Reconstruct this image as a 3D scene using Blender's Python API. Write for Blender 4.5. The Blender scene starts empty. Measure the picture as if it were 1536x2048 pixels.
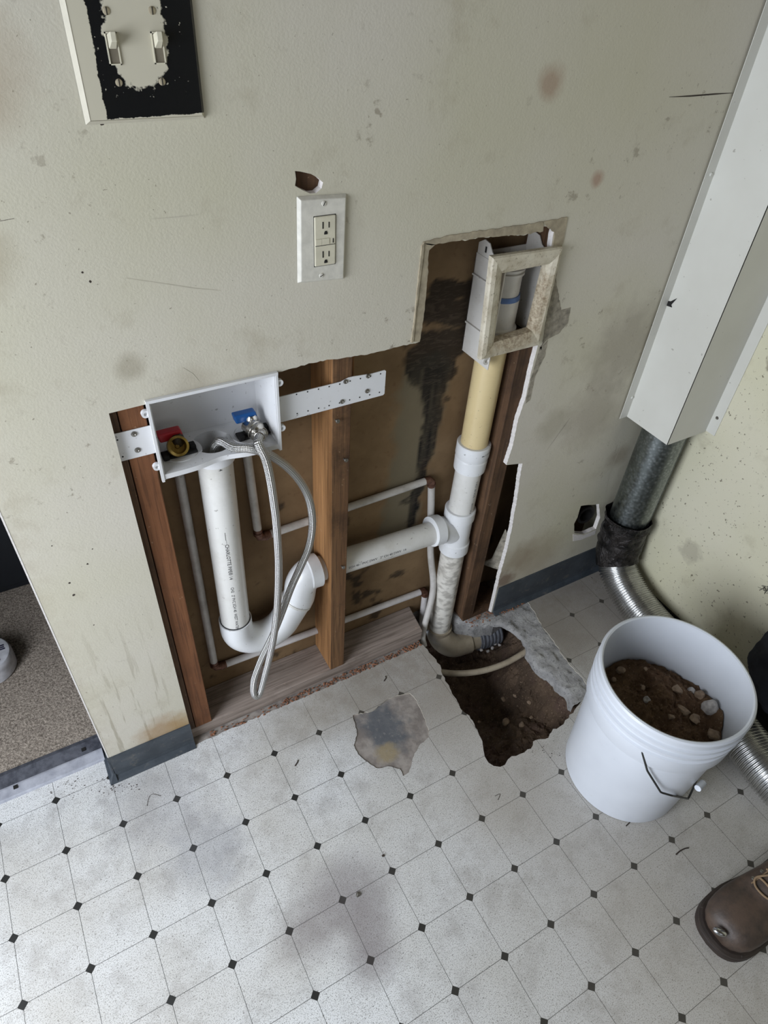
import bpy, bmesh, math, random
import numpy as np
from mathutils import Vector, Matrix
from mathutils.geometry import tessellate_polygon
random.seed(7); rng = np.random.default_rng(7)
SC = bpy.context.scene
COL = SC.collection
# ------------------------------------------------------------------ camera, light, exposure
CAM = (0.33329574, -0.85275785, 1.43775152)
RM = [[0.8699334187394442, -0.48982438699586406, 0.05734035982123653],
      [-0.2913586448652984, -0.604269903012773, -0.7415982904343772],
      [0.3979019816770957, 0.6284345265953009, -0.6683891521863443]]
FPX = 1332.2416
cd = bpy.data.cameras.new('camera'); cam = bpy.data.objects.new('camera', cd); COL.objects.link(cam)
cd.sensor_fit = 'HORIZONTAL'; cd.sensor_width = 36; cd.lens = FPX / 1536 * 36; cd.clip_start = .02
cam.matrix_world = Matrix(((RM[0][0], -RM[1][0], -RM[2][0], CAM[0]), (RM[0][1], -RM[1][1], -RM[2][1], CAM[1]),
                           (RM[0][2], -RM[1][2], -RM[2][2], CAM[2]), (0, 0, 0, 1)))
SC.camera = cam
SC.view_settings.view_transform = 'Standard'; SC.view_settings.look = 'None'
SC.view_settings.gamma = 1; SC.view_settings.use_curve_mapping = False
SC.view_settings.exposure = -0.03
w = bpy.data.worlds.new('sky'); SC.world = w; w.use_nodes = True
w.node_tree.nodes['Background'].inputs[0].default_value = (.75, .85, 1, 1)
w.node_tree.nodes['Background'].inputs[1].default_value = 1.0

def area(name, loc, direction, sx, sy, power, color):
    l = bpy.data.lights.new(name, 'AREA'); l.shape = 'RECTANGLE'; l.size = sx; l.size_y = sy
    l.energy = power; l.color = color
    o = bpy.data.objects.new(name, l); COL.objects.link(o); o.location = loc
    o.rotation_euler = Vector(direction).to_track_quat('-Z', 'Y').to_euler()
    return o
# daylight through the glass door on the left; weak warm fill lamp added behind the camera
area('door_daylight', (-.99, -.70, 1.03), (1, -.05, -.72), 1.0, 1.3, 53, (.87, .93, 1.03))
area('rear_fill_light', (-.18, -2.98, 1.55), (0, 1, -.12), 1.25, 1.1, 1.5, (1, .95, .86))

# ------------------------------------------------------------------ helpers
def at(u, v, ax, val):
    """point of the place seen at photo pixel (u, v) lying on the plane coordinate[ax] == val"""
    c = ((u - 768) / FPX, (v - 1024) / FPX, 1.0)
    d = [sum(RM[k][i] * c[k] for k in range(3)) for i in range(3)]
    t = (val - CAM[ax]) / d[ax]
    return Vector([CAM[i] + d[i] * t for i in range(3)])

ORG = {}
def empty(name, loc, label, cat, group=None):
    o = bpy.data.objects.new(name, None); COL.objects.link(o); o.location = loc; o.empty_display_size = .02
    ORG[o] = Vector(loc); tag(o, label, cat, group); return o
def tag(o, label=None, cat=None, group=None, kind=None):
    if label: o['label'] = label
    if cat: o['category'] = cat
    if group: o['group'] = group
    if kind: o['kind'] = kind
    return o
def mobj(name, vs, fs, mat, parent=None, smooth=False, uvs=None, mats=None, fmat=None, bevel=0, auto=None):
    vs = [Vector(v) for v in vs]
    if parent is not None: org = ORG[parent]
    else:
        lo = [min(v[i] for v in vs) for i in range(3)]; hi = [max(v[i] for v in vs) for i in range(3)]
        org = Vector(((lo[0] + hi[0]) / 2, (lo[1] + hi[1]) / 2, lo[2]))
    me = bpy.data.meshes.new(name)
    me.from_pydata([tuple(v - org) for v in vs], [], fs)
    for m in (mats or [mat]): me.materials.append(m)
    if fmat: 
        for p, k in zip(me.polygons, fmat): p.material_index = k
    if uvs:
        ul = me.uv_layers.new(name='UVMap')
        for i, l in enumerate(me.loops): ul.data[i].uv = uvs[i]
    me.polygons.foreach_set('use_smooth', [smooth] * len(me.polygons))
    me.update()
    o = bpy.data.objects.new(name, me); COL.objects.link(o)
    ORG[o] = org
    if parent is None: o.location = org
    else: o.parent = parent
    if bevel:
        b = o.modifiers.new('bevel', 'BEVEL'); b.width = bevel; b.segments = 2; b.limit_method = 'ANGLE'
    if auto is not None:
        me.polygons.foreach_set('use_smooth', [True] * len(me.polygons))
        try: me.set_sharp_from_angle(angle=math.radians(auto))
        except Exception: pass
    return o
def join(*parts):
    V, F = [], []
    for v, f in parts:
        n = len(V); V += [Vector(a) for a in v]; F += [tuple(i + n for i in q) for q in f]
    return V, F
def boxg(x0, x1, y0, y1, z0, z1):
    v = [(x0, y0, z0), (x1, y0, z0), (x1, y1, z0), (x0, y1, z0), (x0, y0, z1), (x1, y0, z1), (x1, y1, z1), (x0, y1, z1)]
    f = [(0, 3, 2, 1), (4, 5, 6, 7), (0, 1, 5, 4), (1, 2, 6, 5), (2, 3, 7, 6), (3, 0, 4, 7)]
    return v, f
def catmull(pts, n=8):
    P = [Vector(p) for p in pts]; P = [P[0] * 2 - P[1]] + P + [P[-1] * 2 - P[-2]]; out = []
    for i in range(1, len(P) - 2):
        a, b, c, d = P[i - 1:i + 3]
        for k in range(n):
            t = k / n
            out.append(.5 * ((2 * b) + (c - a) * t + (2 * a - 5 * b + 4 * c - d) * t * t + (3 * b - a - 3 * c + d) * t ** 3))
    out.append(P[-2]); return out
def resample(pts, step):
    out = [pts[0]]; 
    L = [0]
    for a, b in zip(pts, pts[1:]): L.append(L[-1] + (b - a).length)
    n = max(2, int(L[-1] / step)); j = 0
    for k in range(1, n + 1):
        s = L[-1] * k / n
        while j < len(L) - 2 and L[j + 1] < s: j += 1
        t = (s - L[j]) / max(1e-9, L[j + 1] - L[j]); out.append(pts[j].lerp(pts[j + 1], t))
    return out
def tubeg(pts, r, seg=24, cap0=True, cap1=True, squash=None):
    pts = [Vector(p) for p in pts]; n = len(pts)
    rr = r if hasattr(r, '__len__') else [r] * n
    V, F, UV = [], [], []
    T = [(pts[min(i + 1, n - 1)] - pts[max(i - 1, 0)]).normalized() for i in range(n)]
    N = T[0].orthogonal().normalized(); L = 0; Ls = []
    for i in range(n):
        if i: 
            L += (pts[i] - pts[i - 1]).length
            N = (N - T[i] * N.dot(T[i])).normalized()
        B = T[i].cross(N)
        Ls.append(L)
        for k in range(seg):
            a = 2 * math.pi * k / seg; V.append(pts[i] + (N * math.cos(a) + B * math.sin(a)) * rr[i])
    for i in range(n - 1):
        for k in range(seg):
            k2 = (k + 1) % seg
            F.append((i * seg + k, i * seg + k2, (i + 1) * seg + k2, (i + 1) * seg + k))
            UV += [(k / seg, Ls[i]), ((k + 1) / seg, Ls[i]), ((k + 1) / seg, Ls[i + 1]), (k / seg, Ls[i + 1])]
    if cap0: F.append(tuple(range(seg))[::-1]); UV += [(0, 0)] * seg
    if cap1: F.append(tuple((n - 1) * seg + k for k in range(seg))); UV += [(0, 0)] * seg
    return V, F, UV
def tube(name, pts, r, mat, parent=None, seg=24, cap0=True, cap1=True, auto=40):
    V, F, UV = tubeg(pts, r, seg, cap0, cap1)
    return mobj(name, V, F, mat, parent, uvs=UV, auto=auto)
def lathe_path(base, axis, prof):
    """profile [(distance along axis, radius)] as points and radii for tube()"""
    base = Vector(base); axis = Vector(axis).normalized()
    return [base + axis * (d + 1e-5 * i) for i, (d, r) in enumerate(prof)], [r for d, r in prof]
def lathe(name, base, axis, prof, mat, parent=None, seg=32, auto=35, cap0=True, cap1=True):
    base = Vector(base); axis = Vector(axis).normalized()
    N = axis.orthogonal().normalized(); B = axis.cross(N); V, F = [], []
    for d, r in prof:
        for k in range(seg):
            a = 2 * math.pi * k / seg; V.append(base + axis * d + (N * math.cos(a) + B * math.sin(a)) * r)
    for i in range(len(prof) - 1):
        for k in range(seg):
            k2 = (k + 1) % seg; F.append((i * seg + k, i * seg + k2, (i + 1) * seg + k2, (i + 1) * seg + k))
    if cap0: F.append(tuple(range(seg))[::-1])
    if cap1: F.append(tuple((len(prof) - 1) * seg + k for k in range(seg)))
    return mobj(name, V, F, mat, parent, auto=auto)
def slab(loops, place, t):
    """loops of 2D points (outer, holes...) extruded by t; place(a, b, d) -> 3D. returns V, F, fmat (0 face, 1 side)"""
    L = [[Vector((a, b, 0)) for a, b in lp] for lp in loops]
    tri = tessellate_polygon(L); flat = [p for lp in loops for p in lp]; n = len(flat)
    V = [place(a, b, 0) for a, b in flat] + [place(a, b, t) for a, b in flat]
    F = [tuple(q) for q in tri]; 
    c = Vector(V[F[0][1]]) - Vector(V[F[0][0]]); 
    F += [tuple(i + n for i in q[::-1]) for q in tri]; FM = [0] * len(F); s = 0
    for lp in loops:
        m = len(lp)
        for i in range(m):
            j = (i + 1) % m; F.append((s + i, s + j, s + j + n, s + i + n)); FM.append(1)
        s += m
    return V, F, FM
def fixn(o):
    bm = bmesh.new(); bm.from_mesh(o.data); bmesh.ops.remove_doubles(bm, verts=bm.verts, dist=1e-7)
    bmesh.ops.recalc_face_normals(bm, faces=bm.faces); bm.to_mesh(o.data); bm.free(); return o
def jag(pts, amp, step, closed=False):
    """subdivide a 2D polyline and roughen it"""
    out = []; m = len(pts)
    for i in range(m if closed else m - 1):
        a, b = pts[i], pts[(i + 1) % m]; d = math.hypot(b[0] - a[0], b[1] - a[1]); n = max(1, int(d / step))
        for k in range(n):
            t = k / n; j = amp if k else amp * .3
            out.append((a[0] + (b[0] - a[0]) * t + random.uniform(-j, j), a[1] + (b[1] - a[1]) * t + random.uniform(-j, j)))
    if not closed: out.append(pts[-1])
    return out
def vnoise(x, y, seed=0):
    xi = np.floor(x).astype(int); yi = np.floor(y).astype(int); fx = x - xi; fy = y - yi
    fx = fx * fx * (3 - 2 * fx); fy = fy * fy * (3 - 2 * fy)
    def h(a, b):
        v = np.sin(a * 127.1 + b * 311.7 + seed * 74.7) * 43758.5453; return v - np.floor(v)
    return (h(xi, yi) * (1 - fx) + h(xi + 1, yi) * fx) * (1 - fy) + (h(xi, yi + 1) * (1 - fx) + h(xi + 1, yi + 1) * fx) * fy
def fbm(x, y, o=4, seed=0):
    s = 0; a = .5
    for k in range(o): s = s + a * vnoise(x * 2 ** k, y * 2 ** k, seed + k * 3); a *= .5
    return s / (1 - .5 ** o)

# ------------------------------------------------------------------ materials
def srgb(r, g, b):
    f = lambda c: c / 12.92 if c <= .04045 else ((c + .055) / 1.055) ** 2.4
    return (f(r / 255), f(g / 255), f(b / 255), 1)
class NT:
    def __init__(s, name, rough=.6, metal=0, spec=.5, coat=0):
        s.m = bpy.data.materials.new(name); s.m.use_nodes = True; s.t = s.m.node_tree; s.b = s.t.nodes['Principled BSDF']
        s.b.inputs['Roughness'].default_value = rough; s.b.inputs['Metallic'].default_value = metal
        s.b.inputs['Specular IOR Level'].default_value = spec; s.b.inputs['Coat Weight'].default_value = coat
        s.g = s.t.nodes.new('ShaderNodeNewGeometry'); s.pos = s.g.outputs['Position']
    def n(s, t, **k):
        nd = s.t.nodes.new(t)
        for a, b in k.items(): setattr(nd, a, b)
        return nd
    def put(s, inp, v):
        if hasattr(v, 'links') or isinstance(v, bpy.types.NodeSocket): s.t.links.new(v, inp)
        else: inp.default_value = v
    def math(s, op, a, b=0.0, c=None):
        nd = s.n('ShaderNodeMath', operation=op); s.put(nd.inputs[0], a); s.put(nd.inputs[1], b)
        if c is not None: s.put(nd.inputs[2], c)
        return nd.outputs[0]
    def scale(s, v, sc, off=(0, 0, 0)):
        nd = s.n('ShaderNodeMapping'); s.put(nd.inputs['Vector'], v); nd.inputs['Scale'].default_value = sc; nd.inputs['Location'].default_value = off
        return nd.outputs[0]
    def noise(s, scale, detail=4, rough=.55, vec=None, dist=0):
        nd = s.n('ShaderNodeTexNoise'); s.put(nd.inputs['Vector'], vec or s.pos); nd.inputs['Scale'].default_value = scale
        nd.inputs['Detail'].default_value = detail; nd.inputs['Roughness'].default_value = rough; nd.inputs['Distortion'].default_value = dist
        return nd.outputs[0]
    def ramp(s, v, a, b, lo=0.0, hi=1.0):
        nd = s.n('ShaderNodeMapRange'); s.put(nd.inputs[0], v); nd.inputs[1].default_value = a; nd.inputs[2].default_value = b
        nd.inputs[3].default_value = lo; nd.inputs[4].default_value = hi; return nd.outputs[0]
    def mix(s, f, a, b, mode='MIX'):
        nd = s.n('ShaderNodeMix', data_type='RGBA', blend_type=mode); s.put(nd.inputs['Factor'], f)
        s.put(nd.inputs[6], a); s.put(nd.inputs[7], b); return nd.outputs[2]
    def sep(s, v=None):
        nd = s.n('ShaderNodeSeparateXYZ'); s.put(nd.inputs[0], v or s.pos); return nd.outputs
    def blob(s, c, rad, soft=.4, warp=.3, wscale=20, stretch=(1, 1, 1)):
        """patch mask: 1 inside, 0 outside, with a ragged edge"""
        v = s.n('ShaderNodeVectorMath', operation='SUBTRACT'); s.put(v.inputs[0], s.pos); v.inputs[1].default_value = c
        m = s.n('ShaderNodeVectorMath', operation='MULTIPLY'); s.put(m.inputs[0], v.outputs[0]); m.inputs[1].default_value = tuple(1 / (rad * q) for q in stretch)
        l = s.n('ShaderNodeVectorMath', operation='LENGTH'); s.put(l.inputs[0], m.outputs[0])
        d = s.math('ADD', l.outputs['Value'], s.math('MULTIPLY', s.math('SUBTRACT', s.noise(wscale, 5), .5), warp * 2))
        return s.ramp(d, 1 + soft / 2, 1 - soft / 2)
    def color(s, v): s.put(s.b.inputs['Base Color'], v); return s
    def rough(s, v): s.put(s.b.inputs['Roughness'], v); return s
    def bump(s, h, strength=.3, dist=.001):
        nd = s.n('ShaderNodeBump'); nd.inputs['Strength'].default_value = strength; nd.inputs['Distance'].default_value = dist
        s.put(nd.inputs['Height'], h); s.t.links.new(nd.outputs[0], s.b.inputs['Normal']); return s
def plain(name, rgb, rough=.5, metal=0, var=.12, vs=60, spec=.5, bump=.1, bs=300):
    m = NT(name, rough, metal, spec); c = srgb(*rgb); d = tuple(x * (1 - var * 2.2) for x in c[:3]) + (1,)
    m.color(m.mix(m.ramp(m.noise(vs, 5), .35, .75), c, d))
    if bump: m.bump(m.noise(bs, 3), bump, .0006)
    return m.m

def mat_paint(name, rgb, top_soil=True):
    m = NT(name, .42, 0, .4); base = srgb(*rgb)
    c = m.mix(m.ramp(m.noise(2.2, 3), .35, .7), base, srgb(rgb[0] - 8, rgb[1] - 7, rgb[2] - 16))
    # grime: fine freckles, smudges
    c = m.mix(m.math('MULTIPLY', m.ramp(m.noise(160, 2), .70, .74), .55), c, srgb(96, 84, 66))
    c = m.mix(m.math('MULTIPLY', m.ramp(m.noise(9, 6, .7), .56, .72), .30), c, srgb(134, 120, 92))
    c = m.mix(m.math('MULTIPLY', m.math('MULTIPLY', m.ramp(m.noise(34, 4, .7), .60, .66), m.ramp(m.noise(3.1, 2), .5, .62)), .55), c, srgb(104, 88, 68))
    m.color(c)
    s1 = m.noise(300, 3); s2 = m.noise(80, 2)
    m.bump(m.math('ADD', s1, m.math('MULTIPLY', s2, .9)), .28, .0010)
    return m
mp = mat_paint('cream_wall_paint', (200, 194, 181))
pc = mp.b.inputs['Base Color'].links[0].from_socket
X_, Y_, Z_ = mp.sep()
# drips and grime on the lower left, rust brown stain above the baseboard, smudges
drip = mp.noise(1, 4, .6, mp.scale(mp.pos, (70, 1, 5)))
dm = mp.math('MULTIPLY', mp.ramp(drip, .56, .62), mp.math('MULTIPLY', mp.ramp(Z_, .55, .25), mp.ramp(X_, .42, .36)))
pc = mp.mix(mp.math('MULTIPLY', dm, .6), pc, srgb(150, 142, 122))
for c_, r_, k_, col_ in [((.36, 0, .085), .055, .65, (150, 112, 62)), ((.395, 0, .10), .03, .5, (160, 130, 80)), ((1.30, 0, .20), .05, .35, (120, 96, 62)),
                   ((1.30, 0, .62), .04, .3, (120, 110, 84)), ((1.45, 0, .78), .09, .45, (128, 116, 100)), ((1.42, 0, .62), .08, .35, (128, 116, 100)), ((1.27, 0, .13), .03, .7, (96, 62, 40)),
                   ((1.10, 0, 1.27), .02, .5, (140, 96, 70)), ((1.24, 0, 1.13), .012, .6, (150, 104, 84)),
                   ((.31, 0, 1.13), .04, .45, (150, 136, 110)), ((.36, 0, 1.30), .05, .35, (146, 120, 92)), ((.30, 0, 1.36), .06, .4, (150, 124, 96)),
                   ((.45, 0, .96), .018, .4, (124, 112, 90)), ((.53, 0, .915), .03, .3, (138, 124, 98)), ((1.36, 0, .17), .08, .35, (132, 108, 80)), ((1.56, 0, .45), .03, .4, (110, 86, 62))]:
    pc = mp.mix(mp.math('MULTIPLY', mp.blob(c_, r_, .9, .6, 30, (1, 30, 1)), k_), pc, srgb(*col_))
# grime line where the hand-height traffic passes the left corner
pc = mp.mix(mp.math('MULTIPLY', mp.math('MULTIPLY', mp.ramp(X_, .285, .238), mp.ramp(mp.noise(40, 5, .7), .4, .7)), .3), pc, srgb(150, 134, 108))
mp.color(pc); PAINT = mp.m
mr = mat_paint('cream_right_wall_paint', (212, 207, 184))
rc = mr.b.inputs['Base Color'].links[0].from_socket
rc = mr.mix(mr.math('MULTIPLY', mr.ramp(mr.noise(110, 3), .66, .70), .75), rc, srgb(88, 76, 58))
for c_, r_, k_, col_ in [((1.66, -.21, .80), .022, .8, (96, 80, 60)), ((1.66, -.23, .27), .03, .35, (116, 106, 96)), ((1.66, -.2, .06), .2, .0, (150, 130, 96))]:
    rc = mr.mix(mr.math('MULTIPLY', mr.blob(c_, r_, .6, .8, 60, (30, 1, 1)), k_), rc, srgb(*col_))
mr.color(rc); PAINTR = mr.m
DIMWALL = plain('dim_unseen_walls', (108, 94, 74), .8)  # unseen walls and ceiling, brown chosen to dim the bounce light
GYPSUM = plain('white_gypsum_edge', (226, 220, 214), .9, var=.1, vs=200, bump=.6, bs=500)
TANPAPER = plain('torn_tan_paper', (170, 158, 134), .85, var=.2, vs=60, bump=.5, bs=400)
GREYPAPER = plain('torn_grey_paper', (164, 156, 140), .85, var=.3, vs=80, bump=.5, bs=400)

def mat_vinyl():
    m = NT('speckled_vinyl_tile_pattern', .38, 0, .45)
    X, Y, Z = m.sep()
    def frac(v, off, per):
        a = m.math('DIVIDE', m.math('ADD', v, off), per); a = m.math('FRACT', m.math('ADD', a, 100.5))
        return m.math('MULTIPLY', m.math('ABSOLUTE', m.math('SUBTRACT', a, .5)), per)
    fx = frac(X, 0, .112); fy = frac(Y, .10864, .112 * 1.0247)
    dia = m.math('LESS_THAN', m.math('ADD', fx, fy), .0092)
    lin = m.math('LESS_THAN', m.math('MINIMUM', fx, fy), .00042)
    c = m.mix(m.ramp(m.noise(5, 5), .3, .7), srgb(229, 230, 230), srgb(208, 207, 203))
    c = m.mix(m.math('MULTIPLY', m.ramp(m.noise(560, 2), .52, .62), .6), c, srgb(118, 115, 108))
    c = m.mix(m.math('MULTIPLY', m.ramp(m.noise(340, 3), .60, .67), .75), c, srgb(70, 70, 68))
    c = m.mix(m.math('MULTIPLY', m.ramp(m.noise(14, 6, .75), .48, .70), .5), c, srgb(138, 134, 130))
    c = m.mix(m.math('MULTIPLY', m.ramp(m.noise(1.3, 3), .5, .7), .3), c, srgb(172, 160, 140))
    ln = m.math('MAXIMUM', dia, m.math('MULTIPLY', lin, .85))
    worn = m.ramp(Y, -.06, -.01, 0, .7)              # traffic never scrubbed it near the wall: pattern lost under glue and dust
    worn2 = m.math('MULTIPLY', m.math('MULTIPLY', m.ramp(X, .3, .7), m.ramp(Y, -.2, -.05)), m.ramp(m.noise(25, 5, .7), .4, .65))
    ln = m.math('MULTIPLY', ln, m.math('SUBTRACT', 1.0, m.math('MULTIPLY', worn, m.ramp(X, .35, .65, .0, 1.0))))
    c = m.mix(ln, c, srgb(44, 44, 42))
    c = m.mix(m.math('MULTIPLY', worn2, .55), c, srgb(142, 134, 122))
    # grey scuffing in the corner to the right of the hole and left of it
    c = m.mix(m.math('MULTIPLY', m.math('MULTIPLY', m.ramp(X, 1.28, 1.36), m.ramp(Y, -.35, -.2)), .75), c, srgb(120, 112, 102))
    c = m.mix(m.math('MULTIPLY', m.blob((.93, -.08, 0), .18, .9, .5, 14), .6), c, srgb(132, 122, 108))
    c = m.mix(m.math('MULTIPLY', m.blob((1.0, -.42, 0), .12, .9, .4, 16, (1, .8, 1)), .25), c, srgb(136, 126, 110))
    c = m.mix(m.math('MULTIPLY', m.blob((1.35, -.85, 0), .55, 1.2, .35, 5, (1, 1.2, 1)), .5), c, srgb(150, 140, 124))  # broad warmer, darker patch over the right floor
    for c_, r_, k_, st in [((.50, -.47, 0), .055, .5, (1.3, .8, 1)), ((.60, -.45, 0), .055, .42, (1.1, 1.1, 1)), ((.585, -.525, 0), .05, .5, (.8, 1.2, 1)), ((.555, -.565, 0), .04, .4, (1, 1, 1)), ((.545, -.41, 0), .045, .3, (1.4, .8, 1))]:  # soft darker patches in the middle of the floor
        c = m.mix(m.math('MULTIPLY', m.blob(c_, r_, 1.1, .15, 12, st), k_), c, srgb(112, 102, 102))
    c = m.mix(m.math('MULTIPLY', m.blob((.72, -.05, 0), .09, .9, .5, 20, (1.4, .8, 1)), .4), c, srgb(146, 138, 124))
    c = m.mix(m.math('MULTIPLY', m.blob((.36, -.24, 0), .07, .9, .7, 30), .35), c, srgb(122, 124, 134))
    c = m.mix(m.math('MULTIPLY', m.blob((.30, -.10, 0), .09, .8, .6, 40), .3), c, srgb(110, 108, 116))
    c = m.mix(m.math('MULTIPLY', ln, .7), c, srgb(44, 44, 42))
    m.color(c); m.rough(m.ramp(m.noise(18, 4), .3, .7, .3, .55))
    m.bump(m.math('ADD', m.noise(520, 2), m.math('MULTIPLY', lin, -1)), .12, .0006)
    return m.m
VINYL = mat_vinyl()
VINYLEDGE = plain('vinyl_backing', (196, 188, 172), .9, bump=.3)
def mat_concrete():
    m = NT('grey_concrete', .9, 0, .3)
    c = m.mix(m.ramp(m.noise(30, 6, .7), .35, .65), srgb(168, 166, 162), srgb(132, 130, 128))
    c = m.mix(m.math('MULTIPLY', m.ramp(m.noise(140, 3), .58, .66), .6), c, srgb(92, 92, 94))
    m.color(c); m.bump(m.noise(140, 5, .7), .9, .003); return m
CONC = mat_concrete().m
def mat_sub():
    m = NT('stained_subfloor', .7, 0, .4)
    c = m.mix(m.ramp(m.noise(28, 6, .65), .4, .6), srgb(158, 150, 142), srgb(126, 118, 112))
    c = m.mix(m.math('MULTIPLY', m.blob((.815, -.165, 0), .048, .7, .8, 40, (1.0, 1.3, 8)), .8), c, srgb(84, 90, 97))
    c = m.mix(m.math('MULTIPLY', m.blob((.79, -.225, 0), .022, .6, .6, 60, (1.2, 1, 8)), .9), c, srgb(150, 136, 108))
    c = m.mix(m.math('MULTIPLY', m.ramp(m.noise(120, 4, .7), .6, .66), .4), c, srgb(150, 146, 140))
    m.color(c); m.bump(m.noise(90, 5, .7), .6, .0015); return m.m
SUBF = mat_sub()
def mat_soil(name='brown_soil', a=(122, 98, 74), b=(92, 70, 52), c_=(126, 100, 80)):
    m = NT(name, 1, 0, .2)
    c = m.mix(m.ramp(m.noise(18, 5, .6), .35, .65), srgb(*a), srgb(*b))
    c = m.mix(m.math('MULTIPLY', m.ramp(m.noise(9, 4), .52, .62), .5), c, srgb(*c_))
    c = m.mix(m.ramp(m.noise(260, 3), .62, .72), c, srgb(158, 136, 112))
    m.color(c); m.bump(m.noise(220, 6, .75), 1, .004); return m.m
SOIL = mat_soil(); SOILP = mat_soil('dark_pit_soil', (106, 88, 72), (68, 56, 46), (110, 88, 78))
STONE = plain('dusty_rubble', (156, 134, 112), .95, var=.22, vs=90, bump=.7, bs=200)
STONEW = plain('pale_rubble_grey_face', (190, 184, 178), .9, var=.3, vs=60, bump=.5, bs=200)
def mat_wood(name, a, b, dark, axis='z', gscale=1.0, stain=.4):
    m = NT(name, .75, 0, .3)
    sc = {'z': (60, 60, 2.2), 'x': (2.2, 60, 60)}[axis]
    g = m.noise(gscale, 6, .6, m.scale(m.pos, sc), .6)
    g2 = m.noise(gscale * 3.5, 3, .6, m.scale(m.pos, sc))
    c = m.mix(m.ramp(g, .35, .65), srgb(*a), srgb(*b))
    c = m.mix(m.math('MULTIPLY', m.ramp(g2, .5, .62), .45), c, srgb(*dark))
    c = m.mix(m.math('MULTIPLY', m.ramp(m.noise(7, 6, .7), .5, .68), stain), c, srgb(*dark))
    c = m.mix(m.math('MULTIPLY', m.ramp(m.noise(90, 4, .7), .66, .72), .4), c, srgb(196, 170, 140))
    m.color(c); m.bump(g2, .4, .0015); return m.m
WOODL = mat_wood('red_brown_stud_wood', (130, 86, 56), (106, 68, 42), (68, 42, 26))
WOODM = mat_wood('weathered_stud_wood', (124, 92, 62), (100, 72, 48), (58, 42, 30), stain=.8)
WOODS = mat_wood('tan_stud_side_wood', (166, 122, 78), (140, 100, 62), (86, 58, 36), stain=.3)
WOODR = mat_wood('dark_stained_stud_wood', (100, 74, 52), (78, 57, 40), (46, 33, 24), stain=.6)
WOODP = mat_wood('grey_weathered_plate_wood', (160, 146, 136), (130, 118, 108), (84, 70, 60), 'x', stain=.5)
def mat_sheath():
    m = NT('brown_paper_board', .85, 0, .25)
    c = m.mix(m.ramp(m.noise(6, 5, .6), .35, .65), srgb(136, 112, 82), srgb(112, 90, 64))
    c = m.mix(m.math('MULTIPLY', m.ramp(m.noise(60, 5, .7), .58, .7), .35), c, srgb(92, 64, 44))
    a = m.n('ShaderNodeAttribute', attribute_name='mold')
    s = m.n('ShaderNodeSeparateColor'); m.t.links.new(a.outputs['Color'], s.inputs[0])
    c = m.mix(s.outputs[1], c, srgb(112, 108, 90))
    c = m.mix(s.outputs[0], c, m.mix(m.ramp(m.noise(1, 5, .6, m.scale(m.pos, (30, 30, 120)), 1.5), .5, .62), srgb(24, 22, 20), srgb(56, 49, 42)))
    m.color(c); m.bump(m.noise(60, 5), .25, .001); return m.m
SHEATH = mat_sheath()
def mat_pvc(name, rgb, dirt, amount, spots=False):
    m = NT(name, .32, 0, .5)
    c = m.mix(m.math('MULTIPLY', m.ramp(m.noise(14, 5, .65), .45, .75), amount), srgb(*rgb), srgb(*dirt))
    c = m.mix(m.math('MULTIPLY', m.ramp(m.noise(120, 3), .68, .72), .5 if not spots else .2), c, srgb(90, 82, 70))
    if spots:
        c = m.mix(m.math('MULTIPLY', m.ramp(m.noise(1, 3, .5, m.scale(m.pos, (50, 50, 75))), .46, .62), .6), c, srgb(140, 135, 126))
    m.color(c); m.bump(m.noise(30, 3), .05, .001); return m.m
PVC = mat_pvc('white_pvc', (214, 212, 206), (176, 170, 156), .5)
PVCC = mat_pvc('clean_white_pvc', (222, 223, 223), (196, 192, 184), .3)
PVCD = mat_pvc('mottled_pvc', (216, 212, 202), (180, 172, 156), .5, True)
PVCY = mat_pvc('yellowed_pvc', (210, 190, 144), (190, 168, 120), .5)
PVCT = mat_pvc('muddy_pvc', (164, 152, 132), (118, 106, 88), .9)
PEX = mat_pvc('painted_grey_supply_pipe', (196, 192, 186), (140, 134, 124), .9)
PEXW = mat_pvc('painted_white_supply_pipe', (214, 210, 208), (160, 152, 144), .6)
OLDW = mat_pvc('dusty_white_plastic', (206, 202, 194), (170, 160, 146), .6)
BOXW = mat_pvc('white_box_plastic', (216, 216, 216), (196, 192, 184), .25)
def mat_frame():
    m = NT('grimy_cream_trim', .5, 0, .4)
    c = m.mix(m.ramp(m.noise(25, 5, .7), .4, .7), srgb(206, 198, 178), srgb(166, 154, 130))
    c = m.mix(m.math('MULTIPLY', m.ramp(m.noise(200, 3), .62, .68), .5), c, srgb(100, 88, 70))
    g = m.math('MAXIMUM', m.blob((1.12, 0, .868), .05, .6, .8, 60, (1.1, 4, .35)), m.blob((1.168, 0, .92), .05, .6, .9, 60, (.22, 4, 1.2)))
    c = m.mix(m.math('MULTIPLY', g, .7), c, m.mix(m.ramp(m.noise(160, 5, .7), .38, .62), srgb(110, 84, 54), srgb(190, 176, 150)))
    m.color(c); m.bump(m.noise(200, 4), .3, .0008); return m.m
FRAME = mat_frame()
COPPER = plain('tarnished_copper', (128, 92, 76), .5, .6, var=.3, vs=200)
BRASS = plain('brass', (176, 148, 84), .32, 1, var=.2, vs=120)
BRASSD = plain('dark_bronze', (66, 58, 48), .5, .7)
CHROME = plain('chrome_nut', (200, 196, 188), .22, 1, var=.08)
RED = plain('red_plastic', (170, 32, 44), .35, bump=0, var=.05)
BLUE = plain('blue_plastic', (20, 80, 142), .35, bump=0, var=.05)
BLUERING = plain('blue_primer', (92, 120, 170), .5, bump=0)
SCREW = plain('steel_screw', (150, 146, 138), .4, .9, var=.2, vs=300)
DARK = plain('black_recess', (22, 20, 18), .8, bump=0)
INK = plain('black_ink', (52, 52, 54), .7, bump=0)
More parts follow.
